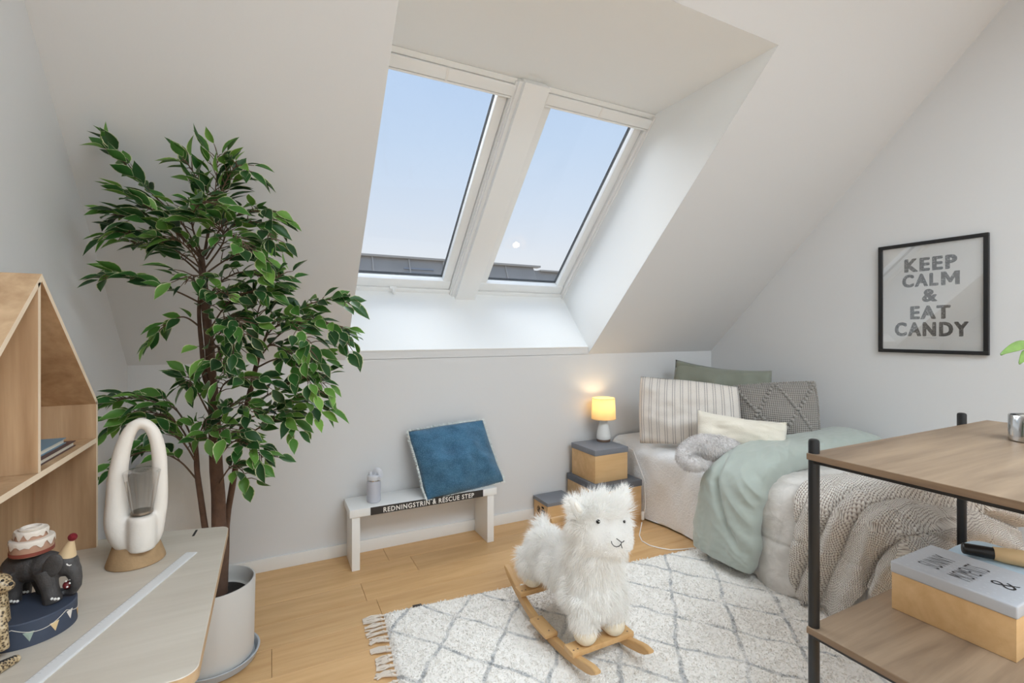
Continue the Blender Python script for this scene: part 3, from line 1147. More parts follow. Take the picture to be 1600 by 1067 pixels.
MB().grid(rugf, 190, 130).build('weave', rm_, rug, angle=None)
pile = MB()
for i in range(52000):
    a, b = rng.uniform(0.004, 1.98), rng.uniform(0.004, 1.2)
    e = min(a, b)
    p = rugp(a, b, RT * sstep(0, 0.02, e) - 0.002)
    strand(pile, p, Vector((rng.uniform(-.9, .9), rng.uniform(-.9, .9), 1)).normalized(), rng.uniform(0.008, 0.016), 0.0075, Vector((rng.uniform(-.9, .9), rng.uniform(-.9, .9), -.6)), 2, rng)
fast_build(pile, 'pile', rm_, rug)['kind'] = 'stuff'
M['tassel'] = fabric('tassel_cotton', (214, 202, 188), 0.95, 400)
b = 0.02
while b < 1.3:
    ln = rng.uniform(0.07, 0.105)
    ang = rng.uniform(-.5, .35)
    d = (-rux + ruy * ang).normalized()
    q = MB()
    p0 = rugp(0.004, b, 0.008)
    side = d.cross(VU)
    for k in range(5):
        o_ = side * (k - 2) * 0.0035
        w1, w2 = rng.uniform(-.012, .012), rng.uniform(-.016, .016)
        q.tube([p0, p0 + d * ln * .25 + o_ * .6 + VU * .002, p0 + d * ln * .6 + o_ + side * w1, p0 + d * ln + o_ * 1.5 + side * w2 - VU * .004], [.0035, .0042, .0036, .0030], 5)
    q.sphere(p0 + d * 0.022 + VU * .002, 0.0075, 8, 6)
    q.build('tassel', M['tassel'], rug)
    b += rng.uniform(0.028, 0.042)
MB().box(-.022, .022, -.007, .007, 0, .004, 0, 1, Matrix.Translation(rugp(0.165, 0.012, RT)) @ Matrix.Rotation(RA, 4, 'Z')).build('label_tab', M['signblack'], rug)

# ================================================================== bed
XE, YE, BTOP, BRAD = 2.50, 1.15, 0.545, 0.08     # left side, foot end, top of the mattress, edge radius


def prof(d, r):
    """unfold distance past the start of the rounding -> (outward, drop)"""
    if d <= 0:
        return d, 0.0
    L = r * PI / 2
    if d < L:
        a = d / r
        return r * math.sin(a), r * (1 - math.cos(a))
    return r, r + (d - L)


def drape(p, q, e):
    """flat cloth point (p along x, q along y) laid over the bed, e = standing off"""
    r = BRAD + e
    ax, ay = max(0, XE + BRAD - p), max(0, YE + BRAD - q)
    rho = math.hypot(ax, ay)
    h, drop = prof(rho, r)
    if rho <= 0:
        return Vector((p, q, BTOP + e)), 0.0, 0.0
    c_, s_ = ax / rho, ay / rho
    h += 0.16 * max(0, rho - 0.1) * 2 * c_ * s_          # spare cloth flares out at the corner
    P = Vector((XE + BRAD - h * c_ if ax > 0 else p, YE + BRAD - h * s_ if ay > 0 else q, BTOP + e - drop))
    return P, drop * min(1, c_ * 1.4143), drop * min(1, s_ * 1.4143)


bed = thing('bed', (3.05, 2.14, 0), 'single bed with white crinkled cotton bedspread against the right wall', 'bed')
MB().box(XE + 0.075, 3.645, YE + 0.06, 3.14, 0.05, BTOP - 0.004, 0.06, 4).build('mattress', fabric('mattress_white', (226, 224, 220)), bed)
for lx, ly in ((XE + .1, YE + .1), (3.56, YE + .1), (XE + .1, 3.05), (3.56, 3.05)):
    MB().tube([Vector((lx, ly, 0)), Vector((lx, ly, .07))], 0.025, 12).build('leg', M['black'], bed)
cm, ct, cb, co_ = newmat('white_crinkle_cotton')
v_ = coords(ct, (1, 1, 1))
n1 = N(ct, 'ShaderNodeTexNoise', Scale=42, Detail=4, Distortion=1.6)
ct.links.new(v_, n1.inputs['Vector'])
cb.inputs['Base Color'].default_value = (*lin((244, 245, 246)), 1)
cb.inputs['Roughness'].default_value = 0.9
cb.inputs['Specular IOR Level'].default_value = 0.15
bump(ct, cb, n1.outputs[0], 0.9, 0.008)


def sheet(u, v):
    q = 1.55 + 1.6 * v
    p = 3.63 - u * (3.63 - XE + BRAD + 0.49)
    P, dx, dy = drape(p, q, 0.006)
    if dx > 0:
        fl = sstep(0, 0.5, dx)
        P.x -= 0.010 * noise.noise(Vector((q * 11, dx * 6, 7)))
        P.x -= fl * (0.028 * math.sin(q * 9 + 1.0) + 0.02 * noise.noise(Vector((q * 5, dx * 2, 1))))
        P.x += 0.055 * fl * sstep(2.35, 2.9, q) * 0.3 + 0.03 * fl * sstep(2.65, 2.2, q)
        P.z += fl * (0.02 + 0.018 * math.sin(q * 5))
    P += Vector((0, 0, 1)) * 0.006 * noise.noise(Vector((p * 5, q * 5, 0))) * (1 if dx == 0 else 0.3)
    P.z = max(0.012, P.z)
    return P


MB().grid(sheet, 110, 110).build('bedspread', cm, bed, angle=None)

# grey linen quilt over the foot half
qm, qt, qb, qo = newmat('linen_quilt')
v_ = coords(qt)
n1 = N(qt, 'ShaderNodeTexNoise', Scale=16, Detail=5, Distortion=0.8)
n2 = N(qt, 'ShaderNodeTexNoise', Scale=260, Detail=2)
for n in (n1, n2):
    qt.links.new(v_, n.inputs['Vector'])
qt.links.new(ramp(qt, n1.outputs[0], [(0.3, lin((196, 191, 185))), (0.7, lin((214, 209, 203)))]), qb.inputs['Base Color'])
qb.inputs['Roughness'].default_value = 0.9
qb.inputs['Sheen Weight'].default_value = 0.25
qb.inputs['Specular IOR Level'].default_value = 0.15
bump(qt, qb, math_n(qt, 'ADD', math_n(qt, 'MULTIPLY', n1.outputs[0], 0.9), math_n(qt, 'MULTIPLY', n2.outputs[0], 0.1)), 0.6, 0.012)


def quilt_at(p, q, lift=0.0):
    P, dx, dy = drape(p, q, 0.022 + lift)
    hang = max(dx, dy)
    fl = sstep(0.02, 0.5, hang)
    w = 0.012 * noise.noise(Vector((p * 6, q * 5, 2))) + 0.010 * noise.noise(Vector((p * 13, q * 9, 5)))
    w += 0.006 * abs(noise.noise(Vector((p * 22 + q * 8, q * 16, 9))))
    # quilting seams
    for per, cc in ((0.30, p + 0.03), (0.34, q + 0.05)):
        d = abs(((cc / per) % 1.0) - 0.5) * per
        w -= 0.010 * math.exp(-(d / 0.010) ** 2)
        w += 0.010 * min(1, d / 0.12)
    out = Vector((0, 0, 1)) if hang <= 0.02 else (Vector((-1, 0, 0)) if dx >= dy else Vector((0, -1, 0)))
    if 0.02 < hang < 0.14:
        k_ = (hang - 0.02) / 0.12
        out = (Vector((0, 0, 1)) * (1 - k_) + out * k_).normalized()
    P += out * w
    if dx > 0.05:
        P.x -= fl * (0.018 + 0.022 * math.sin(q * 12 + 0.4) + 0.012 * noise.noise(Vector((q * 7, hang * 3, 4))))
    return P, dx, dy


def quilt(u, v):
    q = 1.98 - v * (1.98 - YE + BRAD + 0.42)
    p = 3.62 - u * (3.62 - XE + BRAD + 0.49)
    P, dx, dy = quilt_at(p, q)
    P.z = max(0.022 + 0.014 * math.sin(q * 14), P.z)
    return P


qo_ = MB().grid(quilt, 150, 150)
q_obj = qo_.build('quilt', qm, loc=(3.0, 1.5, 0.5), angle=None)
tag(q_obj, 'light greige quilted linen bedspread over the foot half of the bed', 'bedspread')
sm_mod = q_obj.modifiers.new('thickness', 'SOLIDIFY')
sm_mod.thickness = 0.012
sm_mod.offset = -1


# sage duvet folded across the bed and hanging to the floor
def catmull(P, t):
    n = len(P) - 1
    x = min(max(t, 0), 0.99999) * n
    i = int(x)
    f_ = x - i
    p0, p1, p2, p3 = P[max(i - 1, 0)], P[i], P[i + 1], P[min(i + 2, n)]
    return tuple(0.5 * (2 * b + (c - a) * f_ + (2 * a - 5 * b + 4 * c - d) * f_ ** 2 + (3 * b - a - 3 * c + d) * f_ ** 3) for a, b, c, d in zip(p0, p1, p2, p3))


#        x     y     z     half width  half thickness
DP = [(3.60, 1.86, 0.665, 0.145, 0.045), (3.45, 1.87, 0.670, 0.165, 0.075), (3.2, 1.885, 0.660, 0.165, 0.080), (2.95, 1.90, 0.650, 0.168, 0.080),
      (2.72, 1.905, 0.640, 0.172, 0.080), (2.56, 1.91, 0.605, 0.180, 0.080), (2.450, 1.93, 0.52, 0.192, 0.080), (2.410, 1.95, 0.40, 0.200, 0.078),
      (2.398, 1.965, 0.26, 0.208, 0.074), (2.39, 1.975, 0.13, 0.214, 0.066), (2.385, 1.98, 0.055, 0.210, 0.050)]


def duvet(u, v):
    x, y, z, w, th = catmull(DP, u)
    x2, y2, z2, _, _ = catmull(DP, min(1, u + 0.01))
    x1, y1, z1, _, _ = catmull(DP, max(0, u - 0.01))
    T = Vector((x2 - x1, y2 - y1, z2 - z1)).normalized()
    Yd = Vector((0, 1, 0))
    Nn = T.cross(Yd).normalized()
    if Nn.x > 0.2 or (abs(Nn.x) < 0.2 and Nn.z < 0):
        Nn = -Nn
    if Nn.z < -0.4:
        Nn = -Nn
    a = 2 * PI * v
    ca, sa = math.cos(a), math.sin(a)
    e = min(1, (u / 0.03) ** 0.5) * min(1, ((1 - u) / 0.035) ** 0.5)
    cy_ = math.copysign(abs(ca) ** 0.75, ca) * w * (0.92 + 0.08 * e)
    cn = math.copysign(abs(sa) ** 0.7, sa) * th * e
    s = u * 2.2
    def rg(v3):
        return 1 - 2.2 * abs(noise.noise(v3))
    hang = sstep(0.45, 0.65, u)
    bend = math.exp(-((u - 0.48) / 0.20) ** 2)
    low = sstep(0.02, -0.14, cy_)
    wz = noise.noise(Vector((s * 2.2, cy_ * 7, 11))) * 0.25
    cnw = 0.016 * noise.noise(Vector((s * 1.7, cy_ * 6, 3)))
    cnw += 0.014 * rg(Vector((s * 1.5 + wz, cy_ * 7 + wz * 2, 8))) * (0.35 + 0.65 * hang)
    cnw += 0.018 * rg(Vector((s * 8.5 + cy_ * 9, cy_ * 4 + wz, 15))) * (0.25 + 0.75 * low) * (0.35 + bend)
    cnw += 0.0025 * rg(Vector((s * 13, cy_ * 22, 21)))
    k_ = sstep(-0.5, 0.3, sa)
    cn += k_ * e * cnw
    if sa > 0:
        cn -= 0.034 * math.exp(-((cy_ + 0.04 + (u - 0.75) * 0.9) / 0.020) ** 2) * math.exp(-((u - 0.74) / 0.10) ** 2)
        cn -= 0.024 * math.exp(-((cy_ - 0.07 + (u - 0.6) * 0.5) / 0.018) ** 2) * math.exp(-((u - 0.62) / 0.09) ** 2)
    yy = cy_ * (1 + 0.10 * noise.noise(Vector((s * 3, 0, 1)))) + 0.008 * noise.noise(Vector((s * 9, v * 4, 1)))
    P = Vector((x, y, z)) + Yd * yy + Nn * cn
    P.x = min(P.x, 3.66)
    P.z = max(0.006, P.z)
    return P


dm, dt, db, do = newmat('sage_percale')
v_ = coords(dt)
n1 = N(dt, 'ShaderNodeTexNoise', Scale=10, Detail=4, Distortion=0.6)
dt.links.new(v_, n1.inputs['Vector'])
db.inputs['Base Color'].default_value = (*lin((166, 174, 166)), 1)
db.inputs['Roughness'].default_value = 0.55
db.inputs['Sheen Weight'].default_value = 0.3
db.inputs['Specular IOR Level'].default_value = 0.3
bump(dt, db, n1.outputs[0], 0.12, 0.006)
d_mb = MB().grid(duvet, 260, 150, cv=True)
d_obj = d_mb.build('duvet', dm, loc=(2.6, 1.9, 0.5), angle=None)
tag(d_obj, 'sage green duvet folded across the bed and hanging down to the floor', 'duvet')

# knitted throw
km, kt, kb, ko = newmat('chunky_knit')
uvn = N(kt, 'ShaderNodeUVMap')
mpk = N(kt, 'ShaderNodeMapping')
mpk.inputs['Scale'].default_value = (1, 1, 1)
kdn = N(kt, 'ShaderNodeTexNoise', Scale=22, Detail=2)
kt.links.new(uvn.outputs[0], kdn.inputs['Vector'])
kva = N(kt, 'ShaderNodeVectorMath', operation='MULTIPLY_ADD')
kt.links.new(kdn.outputs['Color'], kva.inputs[0])
kva.inputs[1].default_value = (.02, .02, 0)
kt.links.new(uvn.outputs[0], kva.inputs[2])
kt.links.new(kva.outputs[0], mpk.inputs[0])
sk = N(kt, 'ShaderNodeSeparateXYZ')
kt.links.new(mpk.outputs[0], sk.inputs[0])
# rows of V stitches: ribs along u (p direction), stitches staggered
wv = N(kt, 'ShaderNodeTexWave', wave_type='BANDS', bands_direction='Y', Scale=1.0, Distortion=0.0)
rib = math_n(kt, 'SINE', math_n(kt, 'MULTIPLY', sk.outputs[1], 2 * PI * 58))
st1 = math_n(kt, 'SINE', math_n(kt, 'ADD', math_n(kt, 'MULTIPLY', sk.outputs[0], 2 * PI * 105), math_n(kt, 'MULTIPLY', math_n(kt, 'ABSOLUTE', rib), 2.2)))
hgt = math_n(kt, 'ADD', math_n(kt, 'MULTIPLY', math_n(kt, 'ABSOLUTE', rib), 0.7), math_n(kt, 'MULTIPLY', st1, 0.3))
nk = N(kt, 'ShaderNodeTexNoise', Scale=130, Detail=4, Roughness=0.7)
kt.links.new(uvn.outputs[0], nk.inputs['Vector'])
hk = math_n(kt, 'ADD', hgt, math_n(kt, 'MULTIPLY', nk.outputs[0], 0.95))
kt.links.new(ramp(kt, hk, [(0.2, lin((110, 98, 90))), (0.6, lin((182, 170, 160))), (0.95, lin((212, 203, 194))), (1.0, lin((232, 225, 216)))]), kb.inputs['Base Color'])
kb.inputs['Roughness'].default_value = 0.95
kb.inputs['Specular IOR Level'].default_value = 0.1
kb.inputs['Sheen Weight'].default_value = 0.3
bump(kt, kb, hk, 0.9, 0.006)


def throw(u, v):
    q = 1.56 - v * (1.56 - YE + BRAD + 0.33)
    hem = 0.27 + 0.27 * sstep(1.16, 1.40, q) - 0.05 * sstep(1.47, 1.56, q)
    p = 3.55 - u * (3.55 - XE + BRAD + hem)
    P, dx, dy = quilt_at(p, q, 0.045)
    hang = max(dx, dy)
    # folds fan out towards the top of the bed
    sh_ = (p - XE) * 0.35 + q
    z = 0.0
    for c0, am, wd in ((1.545, .026, .040), (1.42, .034, .046), (1.31, .040, .034), (1.15, .034, .050), (0.98, .03, .05)):
        cw = c0 + 0.02 * noise.noise(Vector((p * 3, c0 * 9, 0)))
        z += am * math.exp(-((sh_ - cw) / wd) ** 2)
    for c0, am in ((1.480, .016), (1.362, .036), (1.262, .032), (1.065, .03)):
        cw = c0 + 0.02 * noise.noise(Vector((p * 3, c0 * 9, 0)))
        z -= am * math.exp(-((sh_ - cw) / .011) ** 2) * sstep(-.6, .1, noise.noise(Vector((p * 2, c0 * 31, 5))) + .1)
    if hang > 0.10:
        P += (Vector((-1, 0, 0.1)) if dx >= dy else Vector((0, -1, 0.1))) * z
    else:
        k_ = hang / 0.10
        P += Vector((-k_, 0, 1)) * z
    P.z = max(0.03, P.z)
    return P


NT1, NT2 = 200, 220
t_mb = MB().grid(throw, NT1, NT2)
t_obj = t_mb.build('knit_throw', km, loc=(2.7, 1.3, 0.5), angle=None)
ul = t_obj.data.uv_layers.new(name='UVMap')
for l in t_obj.data.loops:
    i, j = divmod(l.vertex_index, NT2)
    ul.data[l.index].uv = (i / (NT1 - 1) * 1.3, j / (NT2 - 1) * 0.85)
tag(t_obj, 'chunky oatmeal knitted throw draped over the foot corner of the bed', 'blanket')
sm_mod = t_obj.modifiers.new('thickness', 'SOLIDIFY')
sm_mod.thickness = 0.012

# ---------------------------------------------------------------- pillows
M['sagepillow'] = fabric('sage_pillow_cotton', (134, 137, 124), 0.75, 200, 0.2, 0.05)


def pillow(name, mat, c, thick, seed, label, pinch=0.06, wr=0.014, n=41, cat='pillow', **kw):
    cs = [at(*k) for k in c]
    ctr = sum(cs, Vector()) / 4
    o = thing(name, (ctr.x, ctr.y, min(p.z for p in cs)), label, cat, 'pillows at the head of the bed')
    f, nn = cushion_fn(*cs, thick, seed, pinch, wr, **kw)
    _, mb = cushion('cover', mat, f, n, o)
    return o, f, nn


o, f, nn = pillow('pillow', M['sagepillow'], [(1050, 690, 3.95), (1200, 690, 3.62), (1206, 579, 3.72), (1055, 561, 4.02)], 0.10, 2,
                  'plain sage green pillow at the back, partly hidden behind the striped pillow', -0.01, 0.045, sag=0.035)


def stripe_nodes(t, b, u, v, uv):
    fr_ = math_n(t, 'FRACT', math_n(t, 'MULTIPLY', u, 12.5))
    a = math_n(t, 'LESS_THAN', math_n(t, 'ABSOLUTE', math_n(t, 'SUBTRACT', fr_, 0.36)), 0.045)
    c_ = math_n(t, 'LESS_THAN', math_n(t, 'ABSOLUTE', math_n(t, 'SUBTRACT', fr_, 0.64)), 0.045)
    ln_ = math_n(t, 'MAXIMUM', a, c_)
    dv = math_n(t, 'GREATER_THAN', math_n(t, 'FRACT', math_n(t, 'MULTIPLY', v, 62)), 0.30)
    ln_ = math_n(t, 'MULTIPLY', ln_, dv)
    nz_ = N(t, 'ShaderNodeTexNoise', Scale=90, Detail=3)
    t.links.new(uv, nz_.inputs['Vector'])
    base = ramp(t, nz_.outputs[0], [(0.3, lin((212, 204, 196))), (0.7, lin((226, 220, 212)))])
    t.links.new(mixc(t, math_n(t, 'MULTIPLY', ln_, 0.85), base, lin((104, 100, 102))), b.inputs['Base Color'])
    bump(t, b, nz_.outputs[0], 0.3, 0.003)


M['stripe'] = uv_mat('striped_linen', stripe_nodes)
pillow('pillow', M['stripe'], [(1000, 692, 3.55), (1158, 694, 3.30), (1153, 604, 3.42), (1001, 588, 3.66)], 0.115, 3,
       'off white pillow with thin grey vertical stripes', -0.025, 0.024)


def knitc_nodes(t, b, u, v, uv):
    a = math_n(t, 'ABSOLUTE', math_n(t, 'SINE', math_n(t, 'MULTIPLY', u, PI * 42)))
    c_ = math_n(t, 'SINE', math_n(t, 'MULTIPLY', v, 2 * PI * 34))
    nz_ = N(t, 'ShaderNodeTexNoise', Scale=120, Detail=3)
    t.links.new(uv, nz_.inputs['Vector'])
    h = math_n(t, 'ADD', math_n(t, 'ADD', math_n(t, 'MULTIPLY', a, 0.6), math_n(t, 'MULTIPLY', c_, 0.3)), math_n(t, 'MULTIPLY', nz_.outputs[0], 0.4))
    t.links.new(ramp(t, h, [(0.1, lin((92, 87, 83))), (0.6, lin((146, 141, 135))), (1.1, lin((170, 165, 158)))]), b.inputs['Base Color'])
    bump(t, b, h, 0.8, 0.004)


M['knitc'] = uv_mat('grey_knit_cover', knitc_nodes, 0.95)
kp, kf, kn = pillow('pillow', M['knitc'], [(1156, 700, 3.36), (1282, 692, 3.22), (1273, 596, 3.34), (1145, 603, 3.50)], 0.095, 4,
                    'grey knitted cushion with bobble diamonds by the right wall', -0.02, 0.012, cat='cushion')
bo = MB()
rng = random.Random(3)


def bob(u, v, r=0.0125):
    bo.sphere(kf(u, v, 1) + kn * 0.002, (r * rng.uniform(.9, 1.2), r, r * rng.uniform(.8, 1)), 8, 6)


for i in range(15):
    t_ = i / 14
    bob(0.03 + 0.44 * t_, 0.93 - 0.80 * t_)
    bob(0.47 - 0.40 * t_, 0.93 - 0.80 * t_)
    bob(0.53 + 0.40 * t_, 0.93 - 0.80 * t_)
    bob(0.97 - 0.44 * t_, 0.93 - 0.80 * t_)
for cu_, cv_ in ((0.03, 0.94), (0.5, 0.94), (0.97, 0.94)):
    for a in range(4):
        for b_ in range(3):
            bob(min(.995, max(.005, cu_ + (a - 1.5) * 0.03)), cv_ - b_ * 0.045 + .04, 0.0085)
for i in range(34):
    bob((i + .5) / 34, 0.995, 0.0075)
    bob(0.997, (i + .5) / 34, 0.0075)
bo.build('bobbles', fabric('bobble_wool', (150, 146, 140), 0.95), kp)['kind'] = 'stuff'

pillow('pillow', fabric('cream_boucle', (226, 219, 204), 0.95, 150, 0.6, 0.04, 0.004), [(1090, 694, 3.14), (1226, 706, 2.98), (1231, 659, 3.05), (1090, 640, 3.22)], 0.085, 5,
       'small cream oblong cushion lying in front of the striped pillow', 0.0, 0.016, cat='cushion', sag=0.022)

# plush crescent
pp = [(1158, 694, 3.06), (1142, 700, 3.05), (1120, 700, 3.04), (1097, 697, 3.05), (1078, 702, 3.04), (1069, 714, 3.0), (1075, 725, 2.97), (1089, 731, 2.94), (1106, 734, 2.92)]
rr = [0.050, 0.066, 0.076, 0.070, 0.056, 0.048, 0.044, 0.042, 0.030]
cp = [at(*k) for k in pp]
crv, crr = [], []
for i in range(41):
    c5 = catmull([(p.x, p.y, max(p.z, BTOP + 0.012 + r * .8), r) for p, r in zip(cp, rr)], i / 40)
    crv.append(Vector(c5[:3]))
    e = min(1, math.sqrt(max(0.02, min(i, 40 - i) / 4)))
    crr.append(c5[3] * e)
body = MB().tube(crv, crr, 18)
M['plushgrey'] = fabric('plush_grey', (216, 212, 210), 0.95, 300, 0.3, 0.12)
pll = thing('plush_cushion', (crv[20].x, crv[20].y, BTOP), 'fluffy pale grey crescent shaped plush lying on the white bedspread', 'plush')
body.build('body', M['plushgrey'], pll, angle=None)
pf = MB()
rng = random.Random(9)
body2 = MB()
body2.add(body.v, body.f)
ctrs = crv
for p, n in surface_samples(body, 12000, rng):
    cn_ = min(ctrs, key=lambda c: (c - p).length_squared)
    n = (p - cn_).normalized()
    d = (n + Vector((rng.uniform(-.6, .6), rng.uniform(-.6, .6), rng.uniform(-.7, .3)))).normalized()
    strand(pf, p - n * .002, d, rng.uniform(.012, .022), .0032, Vector((rng.uniform(-.6, .6), rng.uniform(-.6, .6), -.4)), 2, rng)
fast_build(pf, 'fur', M['plushgrey'], pll)['kind'] = 'stuff'

# ================================================================== rocking alpaca
ZR = RT + 0.002
alp = thing('rocking_alpaca', (1.245, 1.9, ZR), 'white furry rocking alpaca on pine rockers standing on the rug', 'rocking toy')
ax0, ax1 = 1.115, 1.380


def arc_z(y):
    return ZR + 0.004 + 0.30 * (y - 1.86) ** 2 * (2.3 if y > 1.86 else 1.5)


for xr in (ax0, ax1):
    q = MB()
    n = 28
    vs, fs = [], []
    ys = [1.49 + (2.285 - 1.49) * i / n for i in range(n + 1)]
    for i, yy in enumerate(ys):
        zb = arc_z(yy)
        e = min(1, math.sqrt(min(i + 0.15, n - i + 0.15) / 1.6))
        h0 = zb + 0.019 - 0.019 * e
        h1 = zb + 0.019 + 0.021 * e
        b_ = 0.003
        for dx, zz in ((-0.0135, h0 + b_), (-0.0135 + b_, h0), (0.0135 - b_, h0), (0.0135, h0 + b_), (0.0135, h1 - b_), (0.0135 - b_, h1), (-0.0135 + b_, h1), (-0.0135, h1 - b_)):
            vs.append(Vector((xr + dx, yy, zz)))
    for i in range(n):
        for j in range(8):
            fs.append((i * 8 + j, i * 8 + (j + 1) % 8, (i + 1) * 8 + (j + 1) % 8, (i + 1) * 8 + j))
    fs.append(tuple(range(8)))
    fs.append(tuple(n * 8 + j for j in range(8)))
    q.add(vs, fs)
    q.build('rocker', M['rocker'], alp, angle=0.5)
    fz = arc_z(1.87) + 0.04
    fx = xr - 0.016 if xr == ax0 else xr + 0.016
    fp = MB().box(fx - 0.033, fx + 0.033, 1.80, 1.945, fz, fz + 0.020, 0.008, 3).build('foot_rest', M['rocker'], alp)
    for yy in (1.825, 1.92):
        MB().lathe([(0, 0.0202), (0.004, 0.0202), (0.004, 0.0206), (0, 0.0206)], (fx, yy, fz), 10).build('screw', M['brownfoot'], fp)
for yy in (1.655, 2.105):
    z_ = max(arc_z(yy - .02), arc_z(yy + .02)) + 0.036
    cb_ = MB().box(ax0 - 0.026, ax1 + 0.026, yy - 0.032, yy + 0.032, z_, z_ + 0.024, 0.004).build('crossbar', M['rocker'], alp)
    for xx in (ax0 - 0.012, ax0 + 0.008, ax1):
        MB().lathe([(0, 0.0242), (0.004, 0.0242), (0.004, 0.0248), (0, 0.0248)], (xx, yy - 0.018, z_), 10).build('screw', M['brownfoot'], cb_)
ztf = arc_z(1.655) + 0.062
ztb = arc_z(2.105) + 0.066
for hx, hy, hz in ((1.172, 1.655, ztf), (1.318, 1.655, ztf), (1.172, 2.105, ztb), (1.318, 2.105, ztb)):
    MB().sphere((hx, hy, hz + 0.045), (0.050, 0.052, 0.047), 20, 14).build('hoof', M['cream'], alp)
core = MB()
for hx in (1.172, 1.318):
    core.tube([(hx, 1.655, ztf + 0.05), (hx, 1.66, 0.20), (hx, 1.68, 0.30)], [0.050, 0.060, 0.075], 16)
    core.tube([(hx, 2.105, ztb + 0.05), (hx, 2.105, 0.20), (hx, 2.09, 0.30)], [0.050, 0.060, 0.080], 16)
core.sphere((1.245, 1.70, 0.300), (0.135, 0.13, 0.12), 24, 16)
core.sphere((1.245, 1.90, 0.310), (0.125, 0.19, 0.105), 24, 16)
core.sphere((1.245, 2.07, 0.305), (0.122, 0.13, 0.105), 24, 16)
core.tube([(1.245, 1.74, 0.28), (1.245, 1.70, 0.40), (1.245, 1.675, 0.52), (1.245, 1.66, 0.60)], [0.128, 0.124, 0.120, 0.112], 20)
core.sphere((1.245, 1.655, 0.598), (0.132, 0.118, 0.100), 24, 16)
core.sphere((1.245, 1.605, 0.560), (0.122, 0.09, 0.080), 24, 16)
core.sphere((1.247, 1.560, 0.555), (0.085, 0.070, 0.062), 24, 16)
core.sphere((1.265, 2.17, 0.395), (0.032, 0.032, 0.036), 16, 10)
skin = remeshed(core, 0.013, 8)
furm, ft, fb, fo_ = newmat('white_long_fur')
fb.inputs['Base Color'].default_value = (*lin((253, 252, 250)), 1)
fb.inputs['Roughness'].default_value = 0.85
fb.inputs['Specular IOR Level'].default_value = 0.15
fb.inputs['Sheen Weight'].default_value = 0.2
ftl = N(ft, 'ShaderNodeBsdfTranslucent')
ftl.inputs[0].default_value = (*lin((253, 252, 249)), 1)
fmx = N(ft, 'ShaderNodeMixShader')
fmx.inputs[0].default_value = 0.5
ft.links.new(fb.outputs[0], fmx.inputs[1])
ft.links.new(ftl.outputs[0], fmx.inputs[2])
ft.links.new(fmx.outputs[0], fo_.inputs[0])
bod = skin.build('body', furm, alp, angle=None)
fur = MB()
rng = random.Random(21)
bmk = bmesh.new()
bmk.from_mesh(bod.data)
bmesh.ops.triangulate(bmk, faces=bmk.faces)
orient = MB()
al = Vector(alp.location)
bmk.verts.ensure_lookup_table()
bmk.normal_update()
orient.add([v.co + al for v in bmk.verts], [tuple(v.index for v in f_.verts) for f_ in bmk.faces])
bmk.free()


def furdir(p, n):
    face = p.y < 1.60 and 0.50 < p.z < 0.645
    top = p.z > 0.625
    L = 0.050
    g = Vector((0, 0.15, -0.75))
    if face:
        L = 0.014
        g = Vector((0, 0.2, -0.3))
        if p.y > 1.575 and p.z > 0.60:
            L = 0.035
            g = Vector((0, -0.5, -0.9))
    elif top:
        L = 0.068
        g = Vector(((p.x - 1.245) * 1.5, -0.45, 0.15))
    elif p.z > 0.5:
        L = 0.046
        g = Vector((0, 0.1, -0.6))
    elif p.y > 2.15 and p.z > 0.38:
        L = 0.06
        g = Vector((0, 0.3, 0.3))
    elif p.z < 0.17:
        L = 0.020
    elif p.z < 0.24:
        L = 0.034
    return L, g


for p, n in surface_samples(orient, 38000, rng):
    L, g = furdir(p, n)
    cl = Vector((noise.noise(p * 22), noise.noise(p * 22 + Vector((9, 0, 0))), noise.noise(p * 22 + Vector((0, 9, 0)))))
    d = (n * 0.75 + g * 0.8 + cl * 0.75 + Vector((rng.uniform(-.22, .22), rng.uniform(-.22, .22), rng.uniform(-.22, .22)))).normalized()
    if d.dot(n) < 0.12:
        d = (d + n * (0.15 - d.dot(n))).normalized()
    strand(fur, p - n * 0.003, d, L * rng.uniform(.6, 1.15), 0.0026, g * 0.45 + cl * 0.5, 3, rng)
# ears
for sx in (-1, 1):
    e_ = MB()
    base = Vector((1.245 + sx * 0.098, 1.66, 0.645))
    tip = Vector((1.245 + sx * 0.150, 1.650, 0.722))
    ax = (tip - base)
    e_.tube([base - ax * .2, base + ax * 0.15, base + ax * .5, base + ax * .8, tip], [0.028, 0.031, 0.027, 0.017, 0.004], 14)
    ear = e_.build('ear', furm, alp, angle=None)
    inn = MB()
    inn.sphere(base + ax * 0.42 + Vector((0, -0.020, 0)), (0.013, 0.010, 0.034), 12, 8, Matrix.Rotation(sx * 0.55, 3, 'Y'))
    inn.build('inner_ear', plain('inner_ear_plush', (232, 227, 218), .9), ear)
    for p, n in surface_samples(e_, 1500, rng):
        c_ = base + ax * max(0, min(1, (p - base).dot(ax) / ax.length_squared))
        n = (p - c_).normalized() if (p - c_).length > 1e-4 else ax.normalized()
        if n.y < -0.45:
            continue
        d = (n * 0.6 + ax.normalized() * 0.6 + Vector((rng.uniform(-.3, .3), rng.uniform(-.3, .3), rng.uniform(-.3, .3)))).normalized()
        strand(fur, p, d, rng.uniform(.02, .045), .0024, Vector((sx * .3, 0, .1)), 3, rng)
fast_build(fur, 'fur', furm, alp)['kind'] = 'stuff'


